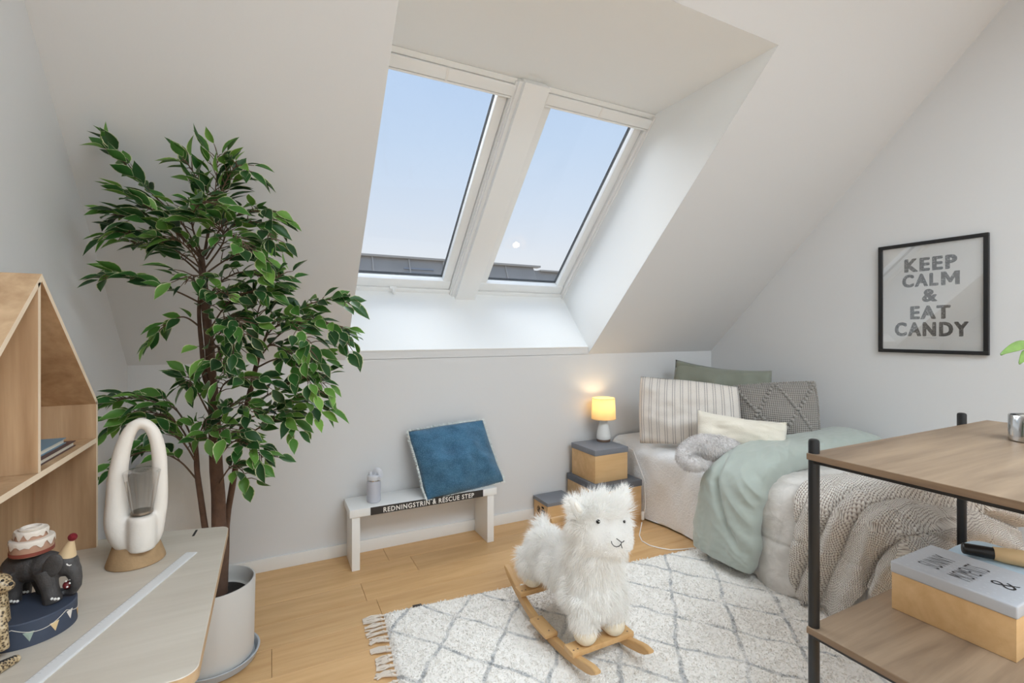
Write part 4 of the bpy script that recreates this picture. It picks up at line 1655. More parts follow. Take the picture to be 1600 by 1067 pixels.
def face_pt(px, py):
    """nearest skin point along the view ray through the given picture position"""
    best = None
    o = Vector((0, 0, CAM_H))
    d = (at(px, py, 1.0) - o).normalized()
    for f_ in orient.f:
        a, b_, c_ = (orient.v[i] for i in f_)
        if abs(a.x - 1.245) > .25 or a.z < .45:
            continue
        n = (b_ - a).cross(c_ - a)
        den = n.dot(d)
        if abs(den) < 1e-12:
            continue
        t_ = n.dot(a - o) / den
        h = o + d * t_
        if n.dot((b_ - a).cross(h - a)) >= 0 and n.dot((c_ - b_).cross(h - b_)) >= 0 and n.dot((a - c_).cross(h - c_)) >= 0:
            if best is None or t_ < best[0]:
                best = (t_, h)
    return (best[1] if best else o + d * 1.95) - d * 0.012


for (px, py, r_) in ((935.5, 815.5, 0.0085), (976.5, 815.5, 0.006)):
    p = face_pt(px, py)
    ey = MB().sphere(p + Vector((0, 0.004, 0)), r_, 14, 10).build('eye', M['eye'], alp)
    MB().sphere(p + Vector((-0.002, -r_ * .72, r_ * .45)), r_ * 0.25, 8, 6).build('glint', M['offwhite'], ey)
mo = MB()
for pts in ([(955, 845), (956, 849), (959, 852.5), (963, 854), (967, 853), (970, 850), (971, 847)], [(963, 841), (967, 844), (971, 847), (973, 846.5), (975, 844.5)], [(970, 850), (971, 853), (972, 856)]):
    mo.tube([face_pt(*k) - VF * .002 for k in pts], 0.0017, 6)
mo.build('stitched_mouth', M['thread'], alp)
hd = MB()
hd.lathe([(0, -0.005), (0.009, -0.005), (0.0125, 0), (0.0125, 0.330), (0.009, 0.335), (0, 0.335)], (1.078, 1.765, 0.592), 18, 'x')
hd.build('handle', M['rocker'], alp)

# ================================================================== shelf unit on the right
SX0, SX1, SY0, SY1 = 1.583, 2.905, 0.42, 0.985
su = thing('shelf_unit', ((SX0 + SX1) / 2, (SY0 + SY1) / 2, 0), 'low shelf unit with grey brown wood boards and black round posts', 'shelf')
for zt, th in ((1.0, 0.021), (0.428, 0.021)):
    bd = MB().box(SX0, SX1, SY0, SY1, zt - th, zt, 0.0015, 1).build('board', M['ashwood'], su, smooth=False)
    MB().box(SX0 - 0.0012, SX0 - 0.0002, SY0 + .002, SY1 - .002, zt - th + .001, zt - .001).build('edge_band', M['ashedge'], bd, smooth=False)
    for ra in (SX0 + 0.004, SX1 - 0.018):
        MB().box(ra, ra + 0.014, SY0 + .02, SY1 - .02, zt - th - 0.010, zt - th, .001, 1).build('rail', M['black'], su)
bx = SY1 - 0.004
for px_, py_ in ((SX0 + 0.022, SY1 - 0.012), (2.70, SY1 + 0.012), (SX0 + 0.022, SY0 + 0.012), (2.70, SY0 - 0.012)):
    MB().lathe([(0, RT + .001), (0.016, RT + .001), (0.0165, RT + .004), (0.0165, 1.037), (0.015, 1.043), (0.010, 1.046), (0, 1.0465)], (px_, py_, 0), 24).build('post', M['black'], su)

# lettered box on the lower board
KX0, KX1, KY0, KY1, KZ = 1.953, 2.235, 0.594, 0.918, 0.4285
kb_ = thing('keepsake_box', ((KX0 + KX1) / 2, (KY0 + KY1) / 2, KZ), 'pale wooden box with dotted grey lettered lid on the lower shelf board', 'box')
MB().box(KX0 + .003, KX1 - .003, KY0 + .003, KY1 - .003, KZ, KZ + 0.132, 0.002).build('body', M['pine'], kb_)
ld = MB().box(KX0, KX1, KY0, KY1, KZ + 0.127, KZ + 0.167, 0.006, 3).build('lid', M['lidpale'], kb_)
dots = MB()
zt = KZ + 0.1675
rng = random.Random(2)
for i in range(10):
    for j in range(12):
        cx_ = KX0 + 0.018 + i * 0.0275 + (0.0137 if j % 2 else 0) + rng.uniform(-.004, .004)
        cy_ = KY0 + 0.016 + j * 0.0268 + rng.uniform(-.005, .005)
        if cx_ < KX1 - .012:
            dots.add([Vector((cx_ + .0042 * math.cos(2 * PI * k / 8), cy_ + .0042 * math.sin(2 * PI * k / 8), zt)) for k in range(8)], [tuple(range(8))])
dots.build('dots', plain('dot_white', (196, 200, 204), .5), ld, smooth=False)['kind'] = 'stuff'
tx = MB()
for word, yc, wid in (('SUNNY', 0.838, 0.13), ('MOMENTS', 0.752, 0.15), ('&', 0.665, 0.05)):
    w_ = MB()
    lettering(w_, word, 0.1, (0, 0, 0), (1, 0, 0), (0, 1, 0), bold=-0.001, spacing=1.1)
    xs_ = [v.x for v in w_.v]
    ys_ = [v.y for v in w_.v]
    kx, ky = wid / (max(xs_) - min(xs_)), 0.062 / (max(ys_) - min(ys_))
    tx.add([Vector((2.085 + (v.x - (max(xs_) + min(xs_)) / 2) * kx, yc - 0.031 + (v.y - min(ys_)) * ky, zt + .0003)) for v in w_.v], w_.f)
tx.build('lettering', M['thread'], ld, smooth=False)

# toy skittle-like bat and blue cloth behind the box
cl = MB()
cm2 = fabric('pale_blue_cloth', (176, 198, 212), 0.9)


def clothf(u, v):
    x = 2.27 + 0.36 * u
    y_ = 0.60 + 0.36 * v
    h = 0.128 * math.sqrt(max(0, 1 - (2 * u - 1) ** 6)) * math.sqrt(max(0, 1 - (2 * v - 1) ** 6))
    h *= 1 + 0.08 * noise.noise(Vector((u * 4, v * 4, 2)))
    return Vector((x, y_, 0.4295 + h))


clo = MB().grid(clothf, 40, 40).build('folded_cloth', cm2, loc=(2.45, 0.78, 0.4285), angle=None)
tag(clo, 'pale blue folded cloth behind the lettered box on the shelf', 'cloth')
p0, p1 = on_z(1503, 856, 0.585), on_z(1640, 880, 0.585)
ba = thing('toy_bat', (p0 + p1) / 2 - Vector((0, 0, 0.02)), 'round wooden bat with black grip lying on the pale blue cloth', 'toy')
dv = (p1 - p0).normalized()
g1 = p0 + dv * 0.088
MB().tube([p0, p0 + dv * .004, g1], [0.016, 0.020, 0.021], 20).build('grip', M['black'], ba)
MB().tube([g1 - dv * .002, g1 + dv * 0.03, g1 + dv * .13, g1 + dv * .20, g1 + dv * .215], [0.0235, 0.027, 0.031, 0.030, 0.020], 24).build('barrel', plain('bat_wood', (204, 174, 130), .5), ba)

# steel pot with a little plant on the top board
cpos = Vector((2.475, 0.715, 1.0))
sp_ = thing('steel_plant_pot', cpos, 'shiny steel pot with small green plant on the top shelf board', 'plant pot')
rp_ = 0.062
MB().lathe([(0, 0), (rp_ - .004, 0), (rp_, .004), (rp_, .093), (rp_ - .002, .096), (rp_ - .005, .094), (rp_ - .006, .07), (0, .069)], cpos, 48).build('pot', M['chrome'], sp_)
MB().sphere(cpos + Vector((0, 0, .07)), (.048, .048, .02), 20, 10).build('fill', plain('pebble_white', (226, 218, 204), .7, bmp=.5, bscale=90), sp_)
stp = [cpos + Vector((0, 0, .07)), cpos + Vector((.0, .004, .22)), cpos + Vector((.003, .006, .362))]
MB().tube(stp, [.004, .003, .002], 8).build('stem', plain('stem_brown', (120, 84, 60), .7), sp_)
M['succ'] = plain('fresh_leaf', (112, 144, 66), .4, var=.15, vscale=30)
for tip_px, base_z in (((1564, 553), .36), ((1593, 567), .325), ((1660, 545), .36), ((1640, 580), .30)):
    tipw = at(tip_px[0], tip_px[1], 1.70)
    b0 = cpos + Vector((.003, .006, base_z))
    q = MB()
    mid = (tipw + b0) / 2 + Vector((0, 0, .012))
    def lf(u, v, b0=b0, mid=mid, tipw=tipw):
        c_ = b0 * (1 - u) ** 2 + mid * 2 * u * (1 - u) + tipw * u * u
        w = .017 * math.sin(PI * min(1, u ** .7 * .94 + .04)) + .001
        return c_ + VF * (v - .5) * 2 * w * .6 + Vector((0, 0, 1)) * ((v - .5) * 2 * w * .8) + Vector((0, 0, -.004 * (1 - (2 * v - 1) ** 2)))
    q.grid(lf, 10, 5)
    lo = q.build('leaf', M['succ'], sp_, angle=None)
    sd = lo.modifiers.new('t', 'SOLIDIFY')
    sd.thickness = .002

# ================================================================== desk on the left
DZ = 0.75


def rounded(pts, rads, seg=8):
    out = []
    n = len(pts)
    for i, p in enumerate(pts):
        p = Vector(p)
        r = rads[i]
        if r <= 0:
            out.append(p)
            continue
        a, b_ = (Vector(pts[i - 1]) - p).normalized(), (Vector(pts[(i + 1) % n]) - p).normalized()
        ang = a.angle(b_)
        L = r / math.tan(ang / 2)
        s_, e_ = p + a * L, p + b_ * L
        c_ = p + (a + b_).normalized() * (r / math.sin(ang / 2))
        for k in range(seg + 1):
            t_ = k / seg
            q = s_ * (1 - t_) + e_ * t_
            out.append(c_ + (q - c_).normalized() * r)
    return out


desk = thing('desk', (-0.4, 1.48, 0), 'pale oak desk top with rounded corners along the left wall', 'desk')
dpoly = rounded([(XL + 0.004, 1.085), (-0.124, 1.085), (-0.124, 1.868), (-0.33, 1.915), (XL + 0.004, 1.94)], [0, 0.034, 0.03, 0.2, 0], 10)
top = MB()
n = len(dpoly)
layers = [(0.0, DZ - 0.024), (0.0, DZ - 0.0015), (0.0015, DZ)]
ctr = Vector((-0.4, 1.48))
vs = []
for ins, zz in layers:
    for p in dpoly:
        q = p + (ctr - p).normalized() * ins
        vs.append(Vector((q.x, q.y, zz)))
fs = [tuple(range(n))[::-1], tuple(range(2 * n, 3 * n))]
for a in range(2):
    for i in range(n):
        fs.append((a * n + i, a * n + (i + 1) % n, (a + 1) * n + (i + 1) % n, (a + 1) * n + i))
dt_ = top.add(vs, fs).build('desk_top', M['deskoak'], desk, smooth=False)
dt_.data.materials.append(M['deskedge'])
for pl_ in dt_.data.polygons:
    if abs(pl_.normal.z) < 0.4:
        pl_.material_index = 1
p0 = on_z(301.5, 838, DZ)
p1 = on_z(307.5, 828, DZ)
dd = (p1 - p0)
sl = MB()
sd_ = dd.cross(VU).normalized() * 0.0035
sl.add([p0 + sd_ + VU * .0006, p0 - sd_ + VU * .0006, p1 - sd_ + VU * .0006, p1 + sd_ + VU * .0006], [(0, 1, 2, 3)])
sl.build('cable_slot', M['thread'], dt_, smooth=False)
for lx, ly in ((-0.27, 1.16), (-0.27, 1.78), (-0.62, 1.16), (-0.62, 1.80)):
    MB().lathe([(0, 0), (0.014, 0), (0.021, DZ - 0.024), (0, DZ - 0.024)], (lx, ly, 0), 20).build('leg', M['deskedge'], desk)
MB().box(-0.63, -0.26, 1.14, 1.82, DZ - 0.07, DZ - 0.0245, 0.003).build('apron', M['deskedge'], desk)

# long white ruler
r0, r1 = on_z(299, 864, DZ), on_z(12, 1100, DZ)
rd = (r1 - r0).normalized()
rs = rd.cross(VU).normalized()
w_ = 0.0165
rl = thing('ruler', (r0 + r1) / 2, 'long white ruler lying diagonally on the pale oak desk', 'ruler')
q = MB()
sec = [(-w_, 0.0), (w_, 0.0), (w_, 0.0008), (w_ - .004, .0028), (-w_ + .004, .0028), (-w_, .0018)]
vs = []
for e_ in (r0, r1):
    for a, h in sec:
        vs.append(e_ + rs * a + VU * (h + .0002))
q.add(vs, [(0, 1, 2, 3, 4, 5), (11, 10, 9, 8, 7, 6)] + [(i, (i + 1) % 6, 6 + (i + 1) % 6, 6 + i) for i in range(6)])
ro2 = q.build('bar', plain('ruler_white', (222, 222, 222), .3), rl, smooth=False)
tk = MB()
Lr = (r1 - r0).length
for i in range(int(Lr / 0.01)):
    c_ = r0 + rd * (0.004 + i * 0.01)
    h = .008 if i % 5 == 0 else .005
    a0, a1 = (w_ - .004 - h), (w_ - .0045)
    tk.add([c_ + rs * a0 + VU * .0032, c_ + rs * a1 + VU * .0032, c_ + rs * a1 + rd * .0008 + VU * .0032, c_ + rs * a0 + rd * .0008 + VU * .0032], [(0, 1, 2, 3)])
tk.build('tick_marks', plain('tick_grey', (176, 178, 180), .5), ro2, smooth=False)['kind'] = 'stuff'

# ================================================================== house shelf
HX, HB = -0.468, -0.612
HA, HE0, HE1 = (1.472, 1.533), 1.072, 1.872
HZE = 1.189
hs = thing('house_shelf', (-0.54, 1.472, DZ), 'house shaped pale wooden shelf with open compartments standing on the desk', 'shelf')
T = 0.013


def slab(name, pts, mat=M['housewood'], edge=True, parent=None):
    """panel given by its outline in the (y,z) plane, running the depth of the house"""
    q = MB()
    q.prism(pts, lambda p: Vector((HB, p[0], p[1])), lambda p: Vector((HX - .0004, p[0], p[1])))
    o = q.build(name, mat, parent or hs, smooth=False)
    if edge:
        q = MB()
        q.prism(pts, lambda p: Vector((HX - .0003, p[0], p[1])), lambda p: Vector((HX, p[0], p[1])))
        q.build('edge_band', M['houseedge'], o, smooth=False)
    return o


slab('side_panel', [(HE1 - T, DZ + .0005), (HE1, DZ + .0005), (HE1, HZE), (HE1 - T, HZE)])
slab('side_panel', [(HE0, DZ + .0005), (HE0 + T, DZ + .0005), (HE0 + T, HZE), (HE0, HZE)])
sl_ = Vector((HA[0] - HE1, HA[1] - HZE)).normalized()
nn_ = Vector((-sl_.y, sl_.x))
if nn_.y > 0:
    nn_ = -nn_
off = nn_ * T
tz = T / abs(nn_.y)
slab('roof_panel', [(HE1, HZE), (HA[0], HA[1]), (HA[0], HA[1] - tz), (HE1 + off.x, HZE + off.y)])
slab('roof_panel', [(HE0, HZE), (HA[0], HA[1]), (HA[0], HA[1] - tz), (HE0 - off.x, HZE + off.y)])
slab('divider', [(1.452, 1.081), (1.465, 1.081), (1.465, HA[1] - tz - .002), (1.452, HA[1] - tz - .006)])
slab('shelf_board', [(HE0 + T, 1.066), (HE1 - T, 1.066), (HE1 - T, 1.0805), (HE0 + T, 1.0805)])
q = MB()
q.prism([(HE0 + T, DZ + .0005), (HE1 - T, DZ + .0005), (HE1 - T, HZE - .002), (HA[0], HA[1] - tz - .002), (HE0 + T, HZE - .002)],
        lambda p: Vector((HB, p[0], p[1])), lambda p: Vector((HB + 0.006, p[0], p[1])))
q.build('back_panel', M['housewood'], hs, smooth=False)

for nm, z0, h, xa, xb, ya, yb, c_, lab in (('book', 1.081, 0.014, -0.598, -0.488, 1.50, 1.758, (92, 66, 62), 'dark brown book lying on the shelf of the wooden house'),
                                           ('book', 1.0952, 0.015, -0.594, -0.500, 1.49, 1.728, (112, 140, 158), 'blue grey book on top of the brown book in the wooden house')):
    bk = thing(nm, ((xa + xb) / 2, (ya + yb) / 2, z0), lab, 'book')
    cv = MB()
    cv.box(xa, xb, ya, yb, z0, z0 + .002)
    cv.box(xa, xb, ya, yb, z0 + h - .002, z0 + h)
    cv.box(xa, xa + .002, ya, yb, z0 + .002, z0 + h - .002)
    cv.build('cover', plain('book_cloth', c_, .6), bk, smooth=False)
    MB().box(xa + .002, xb - .004, ya + .003, yb - .003, z0 + .002, z0 + h - .002).build('pages', plain('book_pages', (226, 220, 206), .8), bk, smooth=False)

# ================================================================== ceramic loop lamp
LD = 1.355
lb = on_z(213, 876, DZ)
cl_ = thing('loop_lamp', (lb.x, lb.y, DZ), 'white ceramic loop lamp with tan foot and clear glass cup on the desk', 'lamp')
base_c = Vector((lb.x, lb.y, DZ))
MB().lathe([(0, 0), (.066, 0), (.069, .003), (.068, .008), (.054, .052), (.050, .060), (0, .060)], base_c, 44).build('foot', M['stoneware'], cl_)
lpx = [(205, 846, .036), (193, 836, .036), (184, 815, .033), (182, 785, .030), (184, 745, .0275), (191, 705, .024), (202, 675, .0205), (215, 662, .0175),
       (229, 663, .0175), (241, 678, .0195), (248, 705, .0215), (250, 740, .0225), (250, 780, .023), (245, 812, .025), (236, 836, .029), (225, 848, .030)]
ctrl = []
for i, (a, b_, r_) in enumerate(lpx):
    t_ = (a - 216) / 35
    w = at(a, b_, LD + 0.025 * t_)
    ctrl.append((w.x, w.y, w.z, r_ * (0.84 if 2 < i < 14 else 0.95)))
pts, rads = [], []
for i in range(90):
    c4 = catmull(ctrl, i / 89)
    pts.append(Vector(c4[:3]))
    rads.append(c4[3])
lm = MB().tube(pts, rads, 22)
lm.lathe([(.051, .0605), (.054, .075), (.050, .095), (.03, .11), (0, .112)], base_c, 30)
cupc = at(222, 842, LD - .018)
lm.lathe([(.030, -.03), (.034, 0), (.033, .045), (.031, .062), (.027, .066), (0, .066)], cupc, 28)
lm = remeshed(lm, 0.0045, 10)
body_ = lm.build('loop_body', M['ceramic'], cl_, angle=None)
gcm, gct, gcb, gco = newmat('clear_glass_cup')
gct.nodes.remove(gcb)
tr = N(gct, 'ShaderNodeBsdfTransparent')
tr.inputs[0].default_value = (.93, .93, .93, 1)
gl = N(gct, 'ShaderNodeBsdfGlossy', Roughness=.04)
lw_ = N(gct, 'ShaderNodeLayerWeight', Blend=.2)
mx = N(gct, 'ShaderNodeMixShader')
gct.links.new(lw_.outputs['Facing'], mx.inputs[0])
gct.links.new(tr.outputs[0], mx.inputs[1])
gct.links.new(gl.outputs[0], mx.inputs[2])
gct.links.new(mx.outputs[0], gco.inputs[0])
gp = at(221.5, 800, LD - .012)
gtop = at(221.5, 733, LD).z - gp.z


def cupf(u, v):
    a = 2 * PI * v
    if u < .8:
        t_ = u / .8
        r_ = .024 + .019 * t_
        z_ = gtop * t_
    else:
        t_ = (u - .8) / .2
        r_ = .043 * (1 - t_ * .98) + .003 * math.sin(t_ * PI)
        z_ = gtop + .008 * math.sin(t_ * PI / 2)
    r_ *= 1 + (.035 * math.cos(12 * a) if u < .8 else 0)
    return gp + Vector((r_ * math.cos(a), r_ * math.sin(a), z_))


MB().grid(cupf, 24, 72, cv=True).build('glass_cup', gcm, cl_, angle=None)
MB().lathe([(0, -.002), (.026, -.002), (.026, .004), (.022, .006), (0, .006)], gp, 24).build('collar', plain('dull_metal', (150, 140, 128), .4, .8), cl_)

# ================================================================== elephant on a drum
ED = 1.09
PXM = ED / FPX


def el(px, py, dd=0.0):
    return at(px, py, ED + dd)


dc = on_z(58, 986, DZ)
dc = Vector((-0.468, 1.408, DZ))
eo = thing('elephant_music_box', dc, 'grey elephant figurine with cake and party hat on a navy drum', 'figurine')
DR = 0.078
DH = 0.052
MB().lathe([(0, 0.0005), (DR, 0.0005), (DR, DH - .002), (DR - .002, DH), (0, DH)], dc, 56).build('drum', M['navy'], eo)
bun = []
cols = [(198, 160, 112), (206, 168, 128), (150, 164, 152), (214, 186, 140), (222, 214, 204)]
cam_ang = math.atan2(-dc.y, -dc.x)
a_list = [-1.05, -.52, -.02, .50, .92, 1.35]
strg = MB()
sp_pts = []
for i in range(60):
    a = -1.5 + 3.1 * i / 59
    ph = ((a + 1.5) / 1.15) % 1.0
    zz = DH - .008 - .016 * math.sin(ph * PI)
    th = cam_ang + a
    sp_pts.append((a, zz, dc + Vector((math.cos(th) * (DR + .0006), math.sin(th) * (DR + .0006), zz))))
strg.tube([p[2] for p in sp_pts], .0007, 5)
strg.build('bunting_string', plain('string_white', (214, 206, 194), .7), eo)
for i, a in enumerate(a_list):
    zz = min(sp_pts, key=lambda s: abs(s[0] - a))[1]
    fl = MB()
    pts_ = []
    for da, dz_ in ((-.11, 0), (.11, 0), (.02, -.020)):
        th = cam_ang + a + da
        pts_.append(dc + Vector((math.cos(th) * (DR + .0008), math.sin(th) * (DR + .0008), zz + dz_)))
    th = cam_ang + a
    mid = dc + Vector((math.cos(th) * (DR + .0012), math.sin(th) * (DR + .0012), zz - .006))
    fl.add(pts_ + [mid], [(0, 3, 2), (1, 2, 3), (0, 1, 3)])
    fl.build('bunting_flag', plain('flag_paint', cols[i % 5], .7), eo, smooth=False)
eb = MB()


def ell(px, py, dd, rx, ry, rz):
    rot = Matrix.Rotation(-YAW, 3, 'Z')
    eb.sphere(el(px, py, dd), (rx * PXM, ry * PXM, rz * PXM), 18, 12, rot)


ell(48, 884, 0, 37, 25, 23)
ell(34, 886, 0, 26, 24, 24)
ell(72, 884, 0, 22, 22, 22)
ell(102, 881, 0, 18, 16, 18)
for lx, dd in ((20, -.022), (36, .024)):
    eb.tube([el(lx + 4, 890, dd), el(lx, 920, dd), el(lx - 1, 944 if dd < 0 else 928, dd)], [15 * PXM, 11 * PXM, 11 * PXM], 12)
for lx, dd in ((72, -.024), (64, .022)):
    eb.tube([el(lx - 2, 890, dd), el(lx + 6, 918, dd), el(lx + 11, 941 if dd < 0 else 930, dd)], [15 * PXM, 11 * PXM, 11.5 * PXM], 12)
eb.tube([el(106, 882), el(115, 892), el(119, 904), el(119, 914), el(114, 923), el(106, 924), el(101, 920)], [14 * PXM, 10.5 * PXM, 8 * PXM, 7 * PXM, 6 * PXM, 5.2 * PXM, 4.5 * PXM], 14)
eb = remeshed(eb, .0022, 3)
eb.build('elephant_body', M['elephant'], eo, angle=None)
er = MB()
rot = Matrix.Rotation(-YAW, 3, 'Z')
er.sphere(el(82, 884, -.030), (12 * PXM, 3.5 * PXM, 18 * PXM), 16, 12, Matrix.Rotation(-YAW + .35, 3, 'Z') @ Matrix.Rotation(.35, 3, 'Y'))
er.build('ear', M['elephant'], eo)
tn = MB()
for lx, ly, dd in ((84, 936, -.024), (20, 940, -.022), (36, 925, .02)):
    for k in range(3):
        tn.sphere(el(lx - 3 + k * 5, ly - abs(k - 1) * .5, dd - .016), 2.0 * PXM, 8, 6)
tn.build('toenails', M['offwhite'], eo)['kind'] = 'stuff'
ey = MB().tube([el(104, 881, -.0225), el(106, 883, -.0235), el(109, 883.5, -.023), el(111.5, 882, -.0215)], .9 * PXM, 6).build('closed_eye', M['offwhite'], eo)
bl = MB().sphere(el(105.5, 913.5, -.004), 6.0 * PXM, 16, 12).build('red_ball', plain('ball_red', (110, 34, 36), .5, var=.2, vscale=90), eo)
dts = MB()
for k, (a, b_) in enumerate(((103, 908), (109, 911), (105, 917), (110, 905))):
    dts.sphere(el(a, b_, -.0115 + .001 * (k % 2)), 1.5 * PXM, 8, 6)
dts.build('ball_spot', M['offwhite'], bl)
ck = thing  # cake belongs to the figurine
cb0 = el(50, 862)
cake = MB().lathe([(0, 0), (25 * PXM, 0), (25.5 * PXM, 2 * PXM), (26 * PXM, 22 * PXM), (0, 22 * PXM)], cb0, 36).build('cake_tier', plain('cake_peach', (186, 146, 122), .7), eo)
MB().lathe([(26.3 * PXM, 1 * PXM), (26.3 * PXM, 6 * PXM)], cb0, 36).build('jam_band', plain('cake_red', (134, 66, 52), .7), cake)
M['icing'] = plain('icing_white', (226, 216, 204), .6, bmp=.2, bscale=200)


def icing(c_, r, z, seed):
    def fi(u, v):
        a = 2 * PI * v
        drip = (4 + 4.5 * abs(math.sin(a * 5 + seed)) + 2 * math.sin(a * 13 + seed)) * PXM
        if u < .4:
            t_ = u / .4
            return c_ + Vector((math.cos(a) * r * t_, math.sin(a) * r * t_, z + 2.5 * PXM))
        t_ = (u - .4) / .6
        rr_ = r + 1.6 * PXM * math.sin(min(1, t_ * 1.6) * PI / 2 + .2)
        return c_ + Vector((math.cos(a) * rr_, math.sin(a) * rr_, z + 2.5 * PXM - drip * t_ * 1.2))
    return MB().grid(fi, 16, 64, cv=True)


icing(cb0, 25.5 * PXM, 21 * PXM, 0).build('icing', M['icing'], cake)
cb1 = cb0 + Vector((0, 0, 23 * PXM)) - VR * 1 * PXM
t2 = MB().lathe([(0, 0), (19 * PXM, 0), (19 * PXM, 12 * PXM), (0, 12 * PXM)], cb1, 36).build('cake_tier', plain('cake_peach2', (186, 146, 122), .7), eo)
icing(cb1, 19 * PXM, 11 * PXM, 2).build('icing', M['icing'], t2)
MB().lathe([(8 * PXM, 13 * PXM), (14 * PXM, 13.5 * PXM), (15 * PXM, 15.5 * PXM), (12 * PXM, 17 * PXM), (9 * PXM, 15 * PXM), (8 * PXM, 13 * PXM)], cb1, 30).build('icing_ring', M['icing'], t2)
hc = el(105, 867)
tip = el(113.5, 838)
ht = MB().tube([hc, hc + (tip - hc) * .5, tip], [11.5 * PXM, 6.5 * PXM, 1.2 * PXM], 20).build('party_hat', plain('hat_cream', (206, 180, 142), .7), eo)
MB().sphere(tip - VU * 1 * PXM, 6 * PXM, 14, 10).build('pompom', plain('pompom_red', (118, 22, 32), .95, bmp=.8, bscale=400), ht)

# ================================================================== spotted figurine at the left edge
lpd = .985
lpm, lpt, lpb, lpo = newmat('leopard_resin')
v_ = coords(lpt)
vo = N(lpt, 'ShaderNodeTexVoronoi', Scale=210)
lpt.links.new(v_, vo.inputs['Vector'])
lpt.links.new(ramp(lpt, vo.outputs['Distance'], [(.30, lin((66, 52, 40))), (.46, lin((170, 146, 108))), (.8, lin((204, 184, 150)))]), lpb.inputs['Base Color'])
lpb.inputs['Roughness'].default_value = .35
PL = lpd / FPX
lf_ = thing('leopard_figurine', on_z(-14, 1016, DZ), 'cream spotted big cat figurine with striped tail at the left end of the desk', 'figurine')
lz = lf_.location
q = MB()
q.tube([at(-16, 1012, lpd), at(-14, 985, lpd), at(-12, 950, lpd), at(-8, 925, lpd)], [24 * PL, 23 * PL, 19 * PL, 14 * PL], 18)
q.sphere(at(-4, 912, lpd), (17 * PL, 17 * PL, 15 * PL), 18, 12)
q.sphere(at(9, 916, lpd), (11 * PL, 10 * PL, 9 * PL), 16, 10)
q.sphere(at(-8, 899, lpd), (5 * PL, 4 * PL, 5 * PL), 10, 8)
q.tube([at(-2, 950, lpd - .02), at(2, 985, lpd - .03), at(3, 1016, lpd - .03)], [9 * PL, 8 * PL, 9 * PL], 12)
q = remeshed(q, .003, 5)
for v in q.v:
    v.z = max(v.z, DZ + .001)
q.build('body', lpm, lf_, angle=None)
tl_ = MB()
for k in range(9):
    a = k / 8
    c_ = on_z(-18 + 42 * a, 1062 - 26 * a, DZ)
    r_ = .0125 - .005 * a
    tl_.sphere(c_ + VU * r_, (r_ * 1.1, r_ * 1.1, r_), 12, 8)
tl_.build('tail', lpm, lf_)
bands = MB()
for k in range(8):
    a = (k + .5) / 8
    c_ = on_z(-18 + 42 * a, 1062 - 26 * a, DZ)
    r_ = .0128 - .005 * a
    bands.sphere(c_ + VU * r_, (r_ * .9, r_ * .9, r_ * 1.02), 10, 8)
bands.build('tail_bands', M['thread'], lf_)
MB().sphere(at(17, 912, lpd - .01), 3.0 * PL, 8, 6).build('nose', M['thread'], lf_)
MB().sphere(at(4, 907, lpd - .02), 2.0 * PL, 8, 6).build('eye', M['eye'], lf_)

# ================================================================== soft pouf behind the tree
pc_ = Vector((-0.425, 2.86, 0))
pou = thing('bean_bag', pc_, 'pale beige bean bag with dark piped seam in the corner behind the tree', 'bean bag')
M['pouf'] = fabric('pouf_canvas', (206, 200, 192), .9, 250, .25, .04)


def poufp(ts, z):
    a = 2 * PI * ts
    return a


pr_ = [(0, .0), (.20, .002), (.25, .03), (.272, .10), (.272, .20), (.262, .30), (.250, .352), (.247, .360)]
pr2 = [(.246, .362), (.258, .385), (.270, .46), (.262, .58), (.235, .68), (.18, .76), (.10, .80), (0, .81)]
pr_ = [(r * .82, z) for r, z in pr_]
pr2 = [(r * .82, z) for r, z in pr2]
MB().lathe(pr_, pc_, 48).build('lower_panel', M['pouf'], pou, angle=None)
MB().lathe(pr2, pc_, 48).build('upper_panel', M['pouf'], pou, angle=None)
MB().tube([pc_ + Vector((.2040 * math.cos(2 * PI * i / 60), .2040 * math.sin(2 * PI * i / 60), .361)) for i in range(60)], .003, 6, closed=True).build('seam_piping', plain('piping_brown', (120, 108, 98), .8), pou)
zp = pc_ + Vector((.208 * math.cos(-.75), .208 * math.sin(-.75), .361))
MB().box(zp.x - .012, zp.x + .012, zp.y - .006, zp.y + .004, zp.z - .006, zp.z + .006, .002).build('zip_pull', M['black'], pou)

# ================================================================== ficus tree
TP = Vector((-0.209, 2.392, 0))
tree = thing('potted_ficus', TP, 'tall variegated ficus tree in a pale grey pot beside the desk', 'potted tree')
PR = 0.152
MB().lathe([(0, .022), (PR - .012, .022), (PR - .006, .026), (PR, .335), (PR - .002, .339), (PR - .007, .339), (PR - .009, .335), (PR - .012, .275), (0, .275)], TP, 64).build('pot', M['potgrey'], tree)
MB().lathe([(0, .001), (PR - .004, .001), (PR + .004, .004), (PR + .018, .036), (PR + .016, .038), (PR + .010, .036), (PR - .002, .012), (0, .012)], TP, 64).build('saucer', M['saucer'], tree)
MB().lathe([(PR - .0125, .272), (PR - .05, .279), (.06, .284), (0, .286)], TP, 40).build('soil', M['soil'], tree)
M['bark'] = plain('ficus_bark', (92, 68, 54), .8, var=.25, vscale=26, bmp=.6, bscale=70)
M['twig'] = plain('ficus_twig', (98, 78, 62), .75)


def chain(pts):
    return [at(*p) for p in pts]


